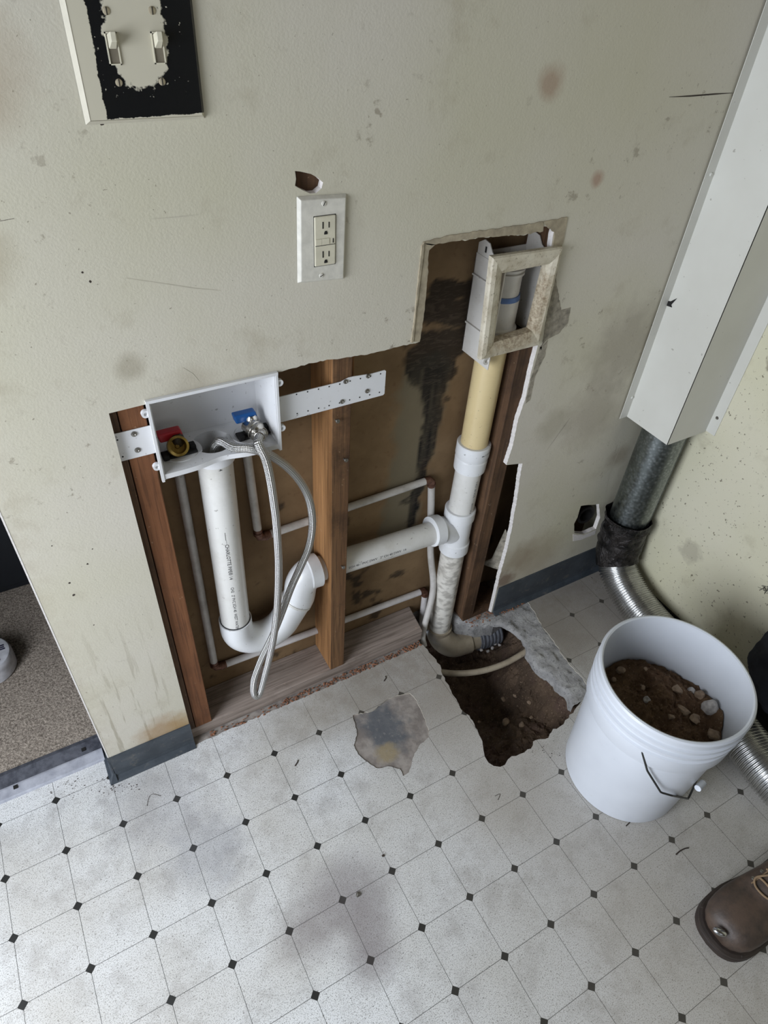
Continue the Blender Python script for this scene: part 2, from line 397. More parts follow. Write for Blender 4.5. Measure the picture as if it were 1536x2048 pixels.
def mat_braid():
    m = NT('braided_steel_hose', .28, 1, .5)
    uv = m.n('ShaderNodeTexCoord').outputs['UV']; U, V, W_ = m.sep(uv)
    a = m.math('SINE', m.math('ADD', m.math('MULTIPLY', U, 2 * math.pi * 8), m.math('MULTIPLY', V, 1400)))
    b = m.math('SINE', m.math('SUBTRACT', m.math('MULTIPLY', U, 2 * math.pi * 8), m.math('MULTIPLY', V, 1400)))
    h = m.math('MULTIPLY', a, b)
    c = m.mix(m.ramp(h, -.8, .6), srgb(128, 126, 124), srgb(224, 222, 218)); m.color(c); m.bump(h, .8, .0007); return m.m
BRAID = mat_braid()
def mat_galv():
    m = NT('galvanized_steel', .38, 1, .5)
    v = m.n('ShaderNodeTexVoronoi'); v.inputs['Scale'].default_value = 130; m.t.links.new(m.pos, v.inputs['Vector'])
    c = m.mix(m.ramp(v.outputs['Distance'], .1, .6), srgb(158, 164, 164), srgb(124, 130, 130))
    c = m.mix(m.math('MULTIPLY', m.ramp(m.noise(9, 4), .45, .7), .4), c, srgb(112, 118, 112)); m.color(c)
    m.rough(m.ramp(m.noise(130, 3), .3, .7, .28, .5)); return m.m
GALV = mat_galv()
FOIL = plain('aluminium_foil_duct', (206, 206, 204), .27, 1, var=.1, vs=40, bump=.3, bs=90)
FOILT = NT('dark_foil_tape', .3, .55, .5)
FOILT.color(FOILT.mix(FOILT.ramp(FOILT.noise(30, 4), .4, .6), srgb(58, 54, 52), srgb(24, 23, 23))); FOILT.bump(FOILT.noise(38, 5, .6, None, 1.5), 1, .012); FOILT = FOILT.m
CHASE = NT('white_enamel_chase', .45, 0, .4)
_c = CHASE.mix(CHASE.ramp(CHASE.noise(4, 4), .3, .7), srgb(214, 213, 204), srgb(202, 200, 190))
_c = CHASE.mix(CHASE.math('MULTIPLY', CHASE.ramp(CHASE.noise(85, 2), .72, .76), .5), _c, srgb(120, 112, 100)); CHASE.color(_c); CHASE = CHASE.m
def mat_rubber():
    m = NT('black_rubber_cove_base', .45, 0, .45)
    c = m.mix(m.ramp(m.noise(12, 5, .7), .4, .7), srgb(52, 58, 64), srgb(72, 78, 84))
    c = m.mix(m.math('MULTIPLY', m.ramp(m.noise(30, 5, .75), .56, .72), .5), c, srgb(128, 120, 108)); m.color(c); m.bump(m.noise(60, 4), .15, .001); return m.m
RUBBER = mat_rubber()
RUBBERB = plain('black_baseboard', (30, 31, 32), .6, var=.2)
BUCKET = NT('white_bucket_plastic', .36, 0, .5)
_c = BUCKET.mix(BUCKET.ramp(BUCKET.noise(5, 4), .35, .7), srgb(218, 222, 228), srgb(206, 210, 216))
_c = BUCKET.mix(BUCKET.math('MULTIPLY', BUCKET.ramp(BUCKET.noise(40, 5, .7), .66, .74), .3), _c, srgb(150, 140, 124)); BUCKET.color(_c)
BUCKET.b.inputs['Subsurface Weight'].default_value = .0; BUCKET = BUCKET.m
WIRE = plain('grey_handle_wire', (84, 84, 82), .4, .7)
def mat_carpet():
    m = NT('brown_pile_carpet', 1, 0, .1)
    h = m.noise(210, 4, .75, None, .3)
    c = m.mix(m.ramp(h, .35, .65), srgb(112, 102, 92), srgb(206, 192, 176)); m.color(c); m.bump(h, 1, .006); return m.m
CARPET = mat_carpet()
ALU = NT('worn_aluminium_strip', .42, .25, .5)
_c = ALU.mix(ALU.ramp(ALU.noise(20, 6, .7), .4, .65), srgb(186, 188, 196), srgb(150, 152, 162)); ALU.color(_c); ALU.bump(ALU.noise(200, 3), .2, .0005); ALU = ALU.m
TRIMG = NT('grimy_grey_strip', .55, .3, .5)
_c = TRIMG.mix(TRIMG.ramp(TRIMG.noise(40, 6, .7), .4, .65), srgb(104, 106, 114), srgb(66, 68, 76)); TRIMG.color(_c); TRIMG = TRIMG.m
LEATHER = NT('worn_brown_leather', .5, 0, .5)
_c = LEATHER.mix(LEATHER.ramp(LEATHER.noise(22, 5, .7), .4, .65), srgb(80, 65, 54), srgb(54, 45, 39)); LEATHER.color(_c); LEATHER.bump(LEATHER.noise(90, 5, .7), .4, .002); LEATHER = LEATHER.m
SOLE = plain('dark_brown_sole', (52, 42, 36), .6, var=.2)
STEEL = plain('exposed_steel_toe', (190, 190, 190), .25, 1, bump=0)
LACE = plain('tan_lace', (140, 116, 88), .8)
DENIM = plain('dark_blue_denim', (48, 52, 74), .95, var=.2, vs=200, bump=.5, bs=900)
NAVY = plain('black_navy_cloth', (44, 46, 56), .9, var=.25, vs=30, bump=.4, bs=500)
BLACKP = NT('chipped_paint_on_black_plate', .35, 0, .5)
GREYCREAM = plain('cream_plate_paint', (192, 186, 168), .42, var=.05, bump=.05)
ALMOND = plain('almond_plastic', (208, 202, 180), .35, var=.06, bump=0)
IVORY = plain('dirty_white_plate', (212, 208, 196), .38, var=.1, vs=80, bump=.05)
TWIG = plain('dark_debris', (60, 50, 42), .9)
CRUMB = plain('orange_brown_crumbs', (150, 104, 78), 1, var=.3, vs=120)

def struct(o): o['kind'] = 'structure'; return o

# ------------------------------------------------------------------ room shell
XR, XL, YF, ZC = 1.66, -1.0, -3.0, 2.44
XE = .235                                            # free end of the partition
def P2(pts): return [(at(u, v, 1, 0).x, at(u, v, 1, 0).z) for u, v in pts]
inner_top = jag(P2([(556, 744), (640, 722), (735, 709), (838, 684)]), .0012, .006)
upL = jag(P2([(838, 684), (845, 640), (846, 610), (852, 560), (853, 525), (857, 500), (866, 487)]), .0008, .004)
upT = jag(P2([(866, 487), (905, 481), (950, 478), (966, 474), (1040, 471), (1078, 462), (1088, 452), (1108, 462), (1103, 500)]), .0022, .006)
upR = [(1.186, .99), (1.188, .90)] + P2([(1076, 690)])
edR = jag(P2([(1076, 690), (1062, 745), (1050, 800), (1036, 840), (1026, 890), (1013, 930)]), .0006, .005)
nt = P2([(1013, 930), (1045, 927)])
loR = jag(P2([(1045, 927), (1039, 960), (1036, 985), (1033, 1005), (1026, 1042), (1024, 1056), (1014, 1100), (1009, 1118), (1000, 1150), (992, 1185)]), .0009, .004) + [(1.252, .012)]
open_loop = [(.408, 0), (.409, .898)] + P2([(420, 777), (549, 747)]) + inner_top[:-1] + upL[:-1] + upT + upR[:-1] + edR[:-1] + nt[:-1] + loR + [(1.252, 0)]
outer = [(XE, 0)] + open_loop + [(XR, 0), (XR, ZC), (XE, ZC)]
gouge = P2([(590, 342), (600, 343), (622, 348), (636, 356), (646, 365), (643, 377), (632, 386), (620, 387), (604, 380), (590, 372), (592, 358)])
duct_hole = jag(P2([(1162, 1012), (1198, 1008), (1200, 1035), (1192, 1058), (1168, 1068), (1149, 1066), (1148, 1048), (1155, 1035)]), .001, .012, True)
V, F, FM = slab([outer, gouge, duct_hole], lambda a, b, d: (a, d, b), .012)
wb = mobj('wall_back', V, F, None, mats=[PAINT, GYPSUM], fmat=FM); struct(wb)
# wall end cap, far skin of the partition
V, F = join(boxg(XE, XE + .010, .012, .101, 0, ZC), boxg(XE, XR, .113, .125, 0, ZC))
struct(mobj('wall_partition', V, F, PAINT))
bead = mobj('corner_bead', *boxg(XE - .0008, XE + .0016, -.0004, .004, .084, ZC), GYPSUM, wb)
# brown board closing the cavity behind the studs
nx, nz = 190, 245; xs = np.linspace(XE + .01, XR, nx); zs = np.linspace(-.0, 1.22, nz)
Xg, Zg = np.meshgrid(xs, zs); V = [(x, .101, z) for z in zs for x in xs]
F = [(j * nx + i, j * nx + i + 1, (j + 1) * nx + i + 1, (j + 1) * nx + i) for j in range(nz - 1) for i in range(nx - 1)]
V2, F2 = boxg(XE + .01, XR, .1012, .113, 0, ZC); n0 = len(V); V = V + list(V2); F = F + [tuple(i + n0 for i in f) for f in F2]
sh = struct(mobj('wall_cavity', V, F, SHEATH))
def pxx(u, v): p = at(u, v, 1, .101); return p.x, p.z
wn = (fbm(Xg * 30, Zg * 30, 5, 2) - .5); wn2 = (fbm(Xg * 90, Zg * 25, 4, 9) - .5)
def seg_d(a, b, wa, wb_):
    ax, az = pxx(*a); bx, bz = pxx(*b); dx, dz = bx - ax, bz - az; t = np.clip(((Xg - ax) * dx + (Zg - az) * dz) / (dx * dx + dz * dz), 0, 1)
    d = np.hypot(Xg - ax - dx * t, Zg - az - dz * t); return d / (wa + (wb_ - wa) * t)
m1 = np.minimum.reduce([seg_d((870, 580), (960, 580), .020, .022), seg_d((850, 620), (950, 620), .034, .034), seg_d((850, 690), (915, 690), .04, .034), seg_d((845, 740), (830, 705), .034, .028),
    seg_d((870, 700), (866, 830), .040, .024), seg_d((866, 830), (840, 960), .024, .017), seg_d((840, 960), (812, 1080), .017, .011), seg_d((862, 700), (900, 745), .034, .020)])
M = np.clip((1.0 - (m1 + wn * 1.1)) / .22, 0, 1) * (.86 + .3 * (fbm(Xg * 140, Zg * 10, 3, 5) - .5) * (Zg < .78) * 2)
M = np.maximum(M, .75 * np.clip((fbm(Xg * 16, Zg * 16, 5, 21) - .70) / .05, 0, 1))
G = np.clip((1.3 - seg_d((850, 760), (790, 1080), .05, .045) - wn) / .5, 0, 1) * .7
cells = np.zeros((nz * nx + 8, 4), dtype=np.float32); cells[:nz * nx, 0] = np.clip(M, 0, 1).ravel(); cells[:nz * nx, 1] = G.ravel(); cells[:, 3] = 1
at_ = sh.data.attributes.new('mold', 'FLOAT_COLOR', 'POINT'); at_.data.foreach_set('color', cells.ravel())
# right wall, ceiling, left wall with the glass door opening, wall behind the camera with an added window
struct(mobj('wall_right', *boxg(XR, XR + .1, YF, .125, -.2, ZC), PAINTR))
struct(mobj('ceiling', *boxg(XL - .1, XR + .1, YF - .1, 1.9, ZC, ZC + .1), DIMWALL))
V, F = join(boxg(XL - .1, XL, YF, -2.0, 0, ZC), boxg(XL - .1, XL, -.2, .125, 0, ZC), boxg(XL - .1, XL, -2.0, -.2, 2.08, ZC))
struct(mobj('wall_left', V, F, DIMWALL))
V, F = join(boxg(XL, -.85, YF - .1, YF, 0, ZC), boxg(.48, XR, YF - .1, YF, 0, ZC), boxg(-.85, .48, YF - .1, YF, 0, .98), boxg(-.85, .48, YF - .1, YF, 2.12, ZC))
struct(mobj('wall_front', V, F, DIMWALL))
V, F = join(boxg(XL - .06, XL - .02, -2.0, -1.94, 0, 2.08), boxg(XL - .06, XL - .02, -.26, -.2, 0, 2.08), boxg(XL - .06, XL - .02, -1.13, -1.07, 0, 2.08), boxg(XL - .06, XL - .02, -2.0, -.2, 2.03, 2.08), boxg(XL - .06, XL - .02, -2.0, -.2, 0, .06))
struct(mobj('door_1', V, F, ALU))
V, F = join(boxg(-.85, .48, YF - .06, YF - .02, .98, 1.02), boxg(-.85, .48, YF - .06, YF - .02, 2.08, 2.12), boxg(-.85, -.81, YF - .06, YF - .02, 1.02, 2.08), boxg(.44, .48, YF - .06, YF - .02, 1.02, 2.08))
struct(mobj('added_window_1', V, F, DIMWALL))  # unseen window added around the rear fill lamp
# dark room beyond the doorway
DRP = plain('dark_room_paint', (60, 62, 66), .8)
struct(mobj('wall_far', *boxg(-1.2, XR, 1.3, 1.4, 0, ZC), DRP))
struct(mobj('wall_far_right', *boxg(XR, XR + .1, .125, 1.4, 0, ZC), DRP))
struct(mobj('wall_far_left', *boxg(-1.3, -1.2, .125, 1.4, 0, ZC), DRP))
struct(mobj('wall_doorway', *join(boxg(XL, -.42, .0, .125, 0, ZC), boxg(-.42, XE, .0, .125, 2.05, ZC)), PAINT))

# ------------------------------------------------------------------ floor
def F2(pts, z=0): return [(at(u, v, 2, z).x, at(u, v, 2, z).y) for u, v in pts]
left_edge = jag([(1.024, -.004), (1.028, -.05), (1.030, -.08), (1.019, -.108), (1.014, -.15), (1.010, -.19), (1.006, -.215), (1.014, -.235), (1.009, -.268), (1.003, -.305)], .0022, .008)
notch = [(.992, -.325), (.985, -.34), (.984, -.356), (.990, -.368), (1.002, -.377), (1.015, -.378), (1.026, -.372)]
front_edge = jag([(1.03, -.370), (1.052, -.372), (1.094, -.374), (1.110, -.362), (1.129, -.366), (1.150, -.372), (1.175, -.360), (1.205, -.362), (1.237, -.349), (1.275, -.337), (1.30, -.33), (1.332, -.32)], .003, .009)
right_edge = jag([(1.332, -.32), (1.339, -.281), (1.336, -.24), (1.340, -.202), (1.349, -.15), (1.351, -.106), (1.365, -.06), (1.372, -.015), (1.368, .0)], .002, .008)
lino_back = jag([(1.024, -.004), (.80, -.006), (.60, -.004), (.46, -.006), (.40, -.006)], .0025, .012)
lino = [(XL, YF), (XR, YF), (XR, 0)] + right_edge[::-1][0:] + front_edge[::-1][1:] + notch[::-1] + left_edge[::-1] + lino_back[1:] + [(.24, 0), (XE, .0), (XE, .056), (-.42, .046), (-.42, 0), (XL, 0)]
peel = jag(F2([(706, 1430), (716, 1428), (745, 1422), (772, 1400), (790, 1392), (820, 1386), (833, 1400), (842, 1420), (856, 1455), (858, 1472), (838, 1492), (828, 1512), (818, 1545), (806, 1552), (800, 1538), (782, 1533), (752, 1536), (736, 1524), (716, 1508), (708, 1490), (714, 1470), (711, 1450)]), .0014, .006, True)
V, F, FM = slab([lino, peel], lambda a, b, d: (a, b, -d), .0022)
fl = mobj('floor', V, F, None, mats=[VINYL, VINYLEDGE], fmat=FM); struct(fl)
sub_in = [(1.034, .10), (1.15, .10), (1.162, .035), (1.205, .004), (1.262, -.012), (1.33, .0), (1.362, .0)]
hole_sub = [(1.036, .10)] + [(x - .004, y) for x, y in left_edge] + [(x, y) for x, y in notch] + [(x, y - .003) for x, y in front_edge] + [(x + .003, y) for x, y in right_edge] + sub_in[::-1][1:-1]
V, F, FM = slab([[(XL - .1, YF - .1), (XR + .1, YF - .1), (XR + .1, .125), (XL - .1, .125)], hole_sub], lambda a, b, d: (a, b, -.0023 - d), .10)
sl = mobj('subfloor', V, F, None, fl, mats=[SUBF, CONC], fmat=FM); struct(sl)
# broken concrete margin between vinyl and pit
def strip(outer_l, inner_l, zo, zi, n=16, amp=.006, drop=.07):
    m = len(outer_l); V, F = [], []
    for j in range(n + 1):
        t = j / n
        for i in range(m):
            o, q = outer_l[i], inner_l[i]
            x = o[0] + (q[0] - o[0]) * min(1, t * 1.25); y = o[1] + (q[1] - o[1]) * min(1, t * 1.25)
            z = zo + (zi - zo) * min(1, t / .8) ** 1.5 - ((drop if i < m * .42 else .012) * max(0, (t - .8) / .2) ** .8)
            k = math.sin(min(1, t * 1.2) * math.pi)
            d = (fbm(np.array([x * 70]), np.array([y * 70]), 4, 3)[0] - .5)
            V.append((x + d * .012 * (t > .1), y + d * .008 * (t > .1), z + d * amp * 2 * (t > 0)))
    for j in range(n):
        for i in range(m - 1): F.append((j * m + i, j * m + i + 1, (j + 1) * m + i + 1, (j + 1) * m + i))
    return V, F
def even(pts, n):
    P = resample([Vector((a, b, 0)) for a, b in pts], 1e9)
    L = [Vector((a, b, 0)) for a, b in pts]; D = [0]
    for a, b in zip(L, L[1:]): D.append(D[-1] + (b - a).length)
    out = []; j = 0
    for k in range(n):
        s = D[-1] * k / (n - 1)
        while j < len(D) - 2 and D[j + 1] < s: j += 1
        t = (s - D[j]) / max(1e-9, D[j + 1] - D[j]); p = L[j].lerp(L[j + 1], t); out.append((p.x, p.y))
    return out
oL = even([(1.30, -.332)] + [(x + .004, y) for x, y in right_edge] + [(1.34, .012), (1.26, .010), (1.20, .02), (1.165, .05), (1.152, .10)], 90)
iL = even([(1.268, -.33), (1.282, -.30), (1.280, -.242), (1.266, -.20), (1.270, -.15), (1.286, -.115), (1.275, -.06), (1.262, -.030), (1.235, -.018), (1.20, -.004), (1.172, .018), (1.158, .04), (1.150, .10)], 90)
V, F = strip(oL, iL, -.003, -.016, drop=.03)
ce = fixn(mobj('concrete_edge', V, F, CONC, fl, smooth=True)); struct(ce)
# soil in the pit
n1, n2 = 130, 150; V = []; 
gx = np.linspace(.96, 1.38, n1); gy = np.linspace(-.42, .14, n2)
XX, YY = np.meshgrid(gx, gy)
ccx = 1.10; zf = -.175 + .02 * (fbm(XX * 12, YY * 12, 3, 1) - .5) * 2 + .018 * (fbm(XX * 55, YY * 55, 4, 4) - .5) * 2
ramp_r = np.clip((XX - 1.19 - .10 * np.clip((YY + .12) / .12, 0, 1)) / (1.29 - 1.19), 0, 1) ** 1.2; ramp_f = np.clip((-.20 - YY) / .17, 0, 1) ** 1.1; ramp_b = 0 * XX
zf = zf + .135 * np.maximum.reduce([ramp_r * (1 - .25 * ramp_f), ramp_f * .72, ramp_b])
V = [(x, y, z) for x, y, z in zip(XX.ravel(), YY.ravel(), zf.ravel())]
F = [(j * n1 + i, j * n1 + i + 1, (j + 1) * n1 + i + 1, (j + 1) * n1 + i) for j in range(n2 - 1) for i in range(n1 - 1)]
def rock_lite(r):
    v = [Vector((random.uniform(.6, 1) * a * r, random.uniform(.6, 1) * b * r, random.uniform(.5, .9) * c * r)) for a, b, c in ((1, 0, 0), (0, 1, 0), (-1, 0, 0), (0, -1, 0), (0, 0, 1), (0, 0, -1))]
    return v, [(0, 1, 4), (1, 2, 4), (2, 3, 4), (3, 0, 4), (1, 0, 5), (2, 1, 5), (3, 2, 5), (0, 3, 5)]
for k in range(1500):
    i_, j_ = random.randrange(5, n1 - 5), random.randrange(5, n2 - 12); r_ = random.choice([.001, .0015, .002, .003, .0045]) * random.uniform(.7, 1.2)
    v_, f_ = rock_lite(r_); c_ = Vector((gx[i_], gy[j_], zf[j_, i_] + r_ * .2)); n0 = len(V); V += [tuple(q + c_) for q in v_]; F += [tuple(i + n0 for i in f) for f in f_]
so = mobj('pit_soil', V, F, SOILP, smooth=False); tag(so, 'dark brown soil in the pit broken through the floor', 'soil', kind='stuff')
def soil_z(x, y):
    i = int(np.argmin(abs(gx - x))); j = int(np.argmin(abs(gy - y))); return float(zf[j, i])
def rock(seed, r, sq=(1, .8, .6)):
    rs = random.Random(seed); bm = bmesh.new(); bmesh.ops.create_icosphere(bm, subdivisions=2, radius=1)
    pl = [(Vector((rs.gauss(0, 1), rs.gauss(0, 1), rs.gauss(0, 1))).normalized(), rs.uniform(.55, .85)) for _ in range(9)]
    for v in bm.verts:
        for n_, d in pl:
            e = v.co.dot(n_)
            if e > d: v.co -= n_ * (e - d)
        v.co = Vector((v.co.x * sq[0], v.co.y * sq[1], v.co.z * sq[2])) * r
    V = [v.co.copy() for v in bm.verts]; F = [tuple(q.index for q in f.verts) for f in bm.faces]; bm.free(); return V, F
def rockobj(name, c, r, seed, mat, sq=(1, .8, .6), rz=0):
    V, F = rock(seed, r, sq); R_ = Matrix.Rotation(rz, 3, 'Z'); return mobj(name, [R_ @ v + Vector(c) for v in V], F, mat)
for k, (u, v, r) in enumerate([(1003, 1412, .010), (1012, 1448, .014), (1062, 1395, .007), (1062, 1436, .007), (1045, 1450, .013), (1028, 1398, .007), (960, 1440, .006)]):
    p = at(u, v, 2, -.13); z = soil_z(p.x, p.y); p = at(u, v, 2, z); 
    tag(rockobj('stone', (p.x, p.y, soil_z(p.x, p.y) + r * .25), r, 40 + k, STONE, rz=k), ['pale stone in the middle of the pit soil, below the thin tube', 'largest pale stone lying in the front half of the pit', 'small stone at the back right of the pit soil',
        'small stone right of the centre of the pit soil', 'broad brown stone at the front right of the pit soil', 'small stone just right of the middle one in the pit', 'tiny stone near the left edge of the pit'][k], 'stone', 'small stones in the floor pit')
# bare carpet room, threshold
V, F = boxg(-1.2, XR, .108, 1.3, -.004, .006)
cp = mobj('carpet', V, F, CARPET); tag(cp, 'brown pile carpet beyond the doorway', 'carpet', kind='stuff')
t = empty('door_threshold', (-.24, .08, 0), 'scuffed aluminium threshold strip between brown carpet and vinyl floor', 'threshold')
V = []; F = []; pr = [(.046, .000), (.050, .005), (.076, .0085), (.080, .0085)]
def prof_x(prof, x0, x1):
    V = [(x0, y, z) for y, z in prof] + [(x1, y, z) for y, z in prof]; n = len(prof)
    F = [(i, (i + 1) % n, (i + 1) % n + n, i + n) for i in range(n)] + [tuple(range(n))[::-1], tuple(range(n, 2 * n))]; return V, F
V, F = prof_x([(.050, 0), (.053, .006), (.074, .010), (.078, .010), (.078, 0)], -.42, XE - .012)
fixn(mobj('bright_edge', V, F, ALU, t, bevel=.0008))
V, F = prof_x([(.0782, 0), (.0782, .008), (.108, .0105), (.118, .008), (.118, 0)], -.42, XE - .002)
fixn(mobj('carpet_bar', V, F, TRIMG, t, bevel=.001))
for u, v in [(31, 1574), (167, 1499)]:
    p = at(u, v, 2, .01); mobj('fixing_hole', *[lathe_path][0:0] or boxg(p.x - .004, p.x + .004, p.y - .004, p.y + .004, .0092, .0112), DARK, t)

# baseboards : cove profile
def cove(h, tt): return [(0, 0), (-tt - .012, 0), (-tt - .012, .0015), (-tt - .006, .004), (-tt - .001, .011), (-tt, .02), (-tt, h), (0, h)]
V, F = prof_x([(y, z) for y, z in cove(.083, .003)], XE, .409)
V2, F2 = prof_x([(y, z) for y, z in cove(.083, .003)], 0, .118)
wrap = [(XE + v[1], v[0] * 1.0, v[2]) for v in V2]
def rotwrap(v): return (XE + v[1], v[0], v[2])
a = join((V, F), ([rotwrap(v) for v in V2], F2), ([(XE - .015, -.015, 0), (XE + .001, -.015, 0), (XE + .001, .001, 0), (XE - .015, .001, 0), (XE - .003, -.003, .02), (XE + .001, -.003, .02), (XE + .001, .001, .02), (XE - .003, .001, .02), (XE - .003, -.003, .083), (XE, -.003, .083), (XE, 0, .083), (XE - .003, 0, .083)],
         [(0, 1, 5, 4), (0, 4, 7, 3), (4, 5, 9, 8), (4, 8, 11, 7), (8, 9, 10, 11)]))
struct(fixn(mobj('baseboard_left', a[0], a[1], RUBBER)))
V, F = prof_x(cove(.105, .003), 1.256, 1.66); V = [(x, y - (0), z) for x, y, z in V]; struct(fixn(mobj('baseboard_back', V, F, RUBBER)))
V, F = prof_x(cove(.068, .004), 0, 2.9); V = [(XR + y, -x, z) for x, y, z in V]; struct(fixn(mobj('baseboard_right', V, F, RUBBERB)))

# torn paper / old trim footprint on the wall
def decal(name, pts, mat, parent, t=.0006, amp=.0012, step=.006, yy=0.0):
    lp = jag(P2(pts), amp, step, True) if amp else P2(pts)
    V, F, FM = slab([lp], lambda a, b, d: (a, yy - d, b), t); return fixn(mobj(name, V, F, mat, parent))
for pts in ([(822, 682), (845, 486), (870, 488), (857, 500), (854, 560), (846, 640), (838, 683)],
            [(845, 484), (900, 470), (1085, 443), (1085, 462), (1040, 470), (965, 474), (905, 482), (862, 490)],
            [(1085, 443), (1134, 434), (1128, 470), (1122, 494), (1104, 500), (1108, 464), (1092, 452)]):
    struct(decal('torn_paper', pts, TANPAPER, wb, .0015))
for pts in ([(1118, 500), (1112, 560), (1122, 620), (1141, 615), (1136, 646), (1116, 668), (1098, 676), (1078, 694), (1082, 700), (1106, 560)],
            [(1078, 696), (1096, 680), (1088, 715), (1070, 752), (1060, 800), (1050, 808), (1063, 750)]):
    struct(decal('torn_patch', pts, GREYPAPER, wb, .0005, .001, .005))
struct(decal('torn_patch', [(1146, 1068), (1168, 1070), (1192, 1060), (1190, 1068), (1160, 1080), (1146, 1082)], GYPSUM, wb, .0006, .001))
struct(decal('caulk_ridge', [(821, 684), (827, 640), (842, 490), (847, 484), (846, 500), (831, 620), (825, 684)], TANPAPER, wb, .003, .0005, .005))
# scratches in the paint
def scratch(pts, wpx, mat):
    A = P2(pts); L = []
    for i, (x, z) in enumerate(A):
        j = min(i + 1, len(A) - 1); k = max(i - 1, 0); dx, dz = A[j][0] - A[k][0], A[j][1] - A[k][1]; l = math.hypot(dx, dz)
        w_ = wpx * (0.25 if i in (0, len(A) - 1) else 1); L.append(((x - dz / l * w_, z + dx / l * w_), (x + dz / l * w_, z - dx / l * w_)))
    V = [(p[0], -.0003, p[1]) for q in L for p in q]; F = [(2 * i, 2 * i + 1, 2 * i + 3, 2 * i + 2) for i in range(len(A) - 1)]
    return struct(mobj('paint_scratch', V, F, mat, wb))
for pts, w_, m_ in [([(250, 556), (330, 568), (390, 577), (440, 581)], .0006, GREYCREAM), ([(300, 438), (350, 435), (400, 429)], .0006, GREYCREAM), ([(1338, 194), (1380, 192), (1430, 188), (1465, 186)], .0011, TWIG),
                    ([(365, 735), (385, 748), (398, 762)], .0009, GREYCREAM), 
                    ([(1210, 1000), (1218, 950), (1232, 915), (1250, 875)], .0010, GREYCREAM), ([(1090, 905), (1130, 850), (1140, 835)], .0006, GREYPAPER), ([(0, 442), (28, 437)], .0008, TWIG)]:
    scratch(pts, w_, m_)
for u, v, r in [(175, 1128, .0022), (147, 1190, .0028), (139, 1166, .0022), (188, 1250, .0014), (104, 1092, .0014), (185, 1098, .0014), (1042, 812, .0), (204, 248, .0022), (180, 563, .002), (165, 545, .0016)]:
    if r: p = at(u, v, 1, 0); struct(mobj('paint_chip', *rock(u, r, (1, .15, 1)), TWIG, wb)).location = Vector((p.x, 0, p.z)) - ORG[wb] + Vector((0, 0, 0))
for o in [q for q in COL.objects if q.name.startswith('paint_chip')]:      # chips were modelled about the world origin
    for v in o.data.vertices: v.co += ORG[wb]
# pipe stub glimpsed inside the small wall hole
t = lathe('pipe_stub', (1.540, .06, .243), (-.10, -1, .06), [(0, .028), (.045, .028), (.045, .020), (.0, .020)], plain('black_abs', (34, 33, 32), .4), cap1=False, cap0=False)
tag(t, 'black round pipe end inside the small wall hole behind the duct', 'pipe')

# ------------------------------------------------------------------ framing
def member(name, x0, x1, y0, y1, z0, z1, mats, label, side=None):
    V, F = boxg(x0, x1, y0, y1, z0, z1); fm = [0, 0, 0, 1, 0, 1]
    o = mobj(name, V, F, None, mats=mats, fmat=fm, bevel=.0015); tag(o, label, 'stud'); return o
member('wall_stud', .4215, .4585, .0125, .1005, .036, 2.4, [WOODL, WOODL], 'reddish brown wall stud at the left side of the cut opening')
member('wall_stud', .381, .420, .0125, .1005, .036, 2.4, [WOODR, WOODR], 'dark stud doubled behind the left edge of the drywall')
member('wall_stud', .7605, .7975, .0125, .1005, .037, 2.4, [WOODM, WOODS], 'weathered tan stud in the middle of the opening with drain pipe through it')
member('wall_stud', 1.160, 1.1975, .0125, .1005, .012, .844, [WOODR, WOODR], 'dark stained stud right of the yellowed drain pipe')
o = member('wood_block', .800, .816, .04, .1, .78, 1.0, [WOODS, WOODS], 'thin wood strip beside the middle stud above the white strap'); o['category'] = 'wood strip'
# bottom plate with cut right end
V, F = boxg(XE + .012, 1.030, .0125, .1005, .0, .0365)
V = [(x + (.012 if (x > 1 and y > .05) else 0), y, z) for x, y, z in V]
o = mobj('bottom_plate', V, F, WOODP, bevel=.002); tag(o, 'grey weathered bottom plate under the studs along the floor', 'wood plate')
# stub of plate at the right
o = mobj('bottom_plate', *boxg(1.165, 1.30, .0125, .1005, -.001, .0115), WOODR); tag(o, 'splintered dark plate remnant under the stud right of the drain', 'wood plate')
# paper flap in the lower notch
pA = at(1012, 1060, 1, .02); pB = at(985, 1118, 1, .03); pC = at(962, 1128, 1, .06); pD = at(998, 1140, 1, .013); pE = at(1018, 1085, 1, .01)
o = mobj('drywall_scrap', [pA, pB, pC, pD, pE, pA + Vector((0, .003, 0)), pB + Vector((0, .003, 0)), pC + Vector((0, .003, 0)), pD + Vector((0, .003, 0)), pE + Vector((0, .003, 0))],
     [(0, 1, 2, 3, 4), (9, 8, 7, 6, 5), (0, 5, 6, 1), (1, 6, 7, 2), (2, 7, 8, 3), (3, 8, 9, 4), (4, 9, 5, 0)], GREYPAPER)
tag(o, 'grey torn drywall paper scrap hanging in the gap right of the dark stud', 'scrap')
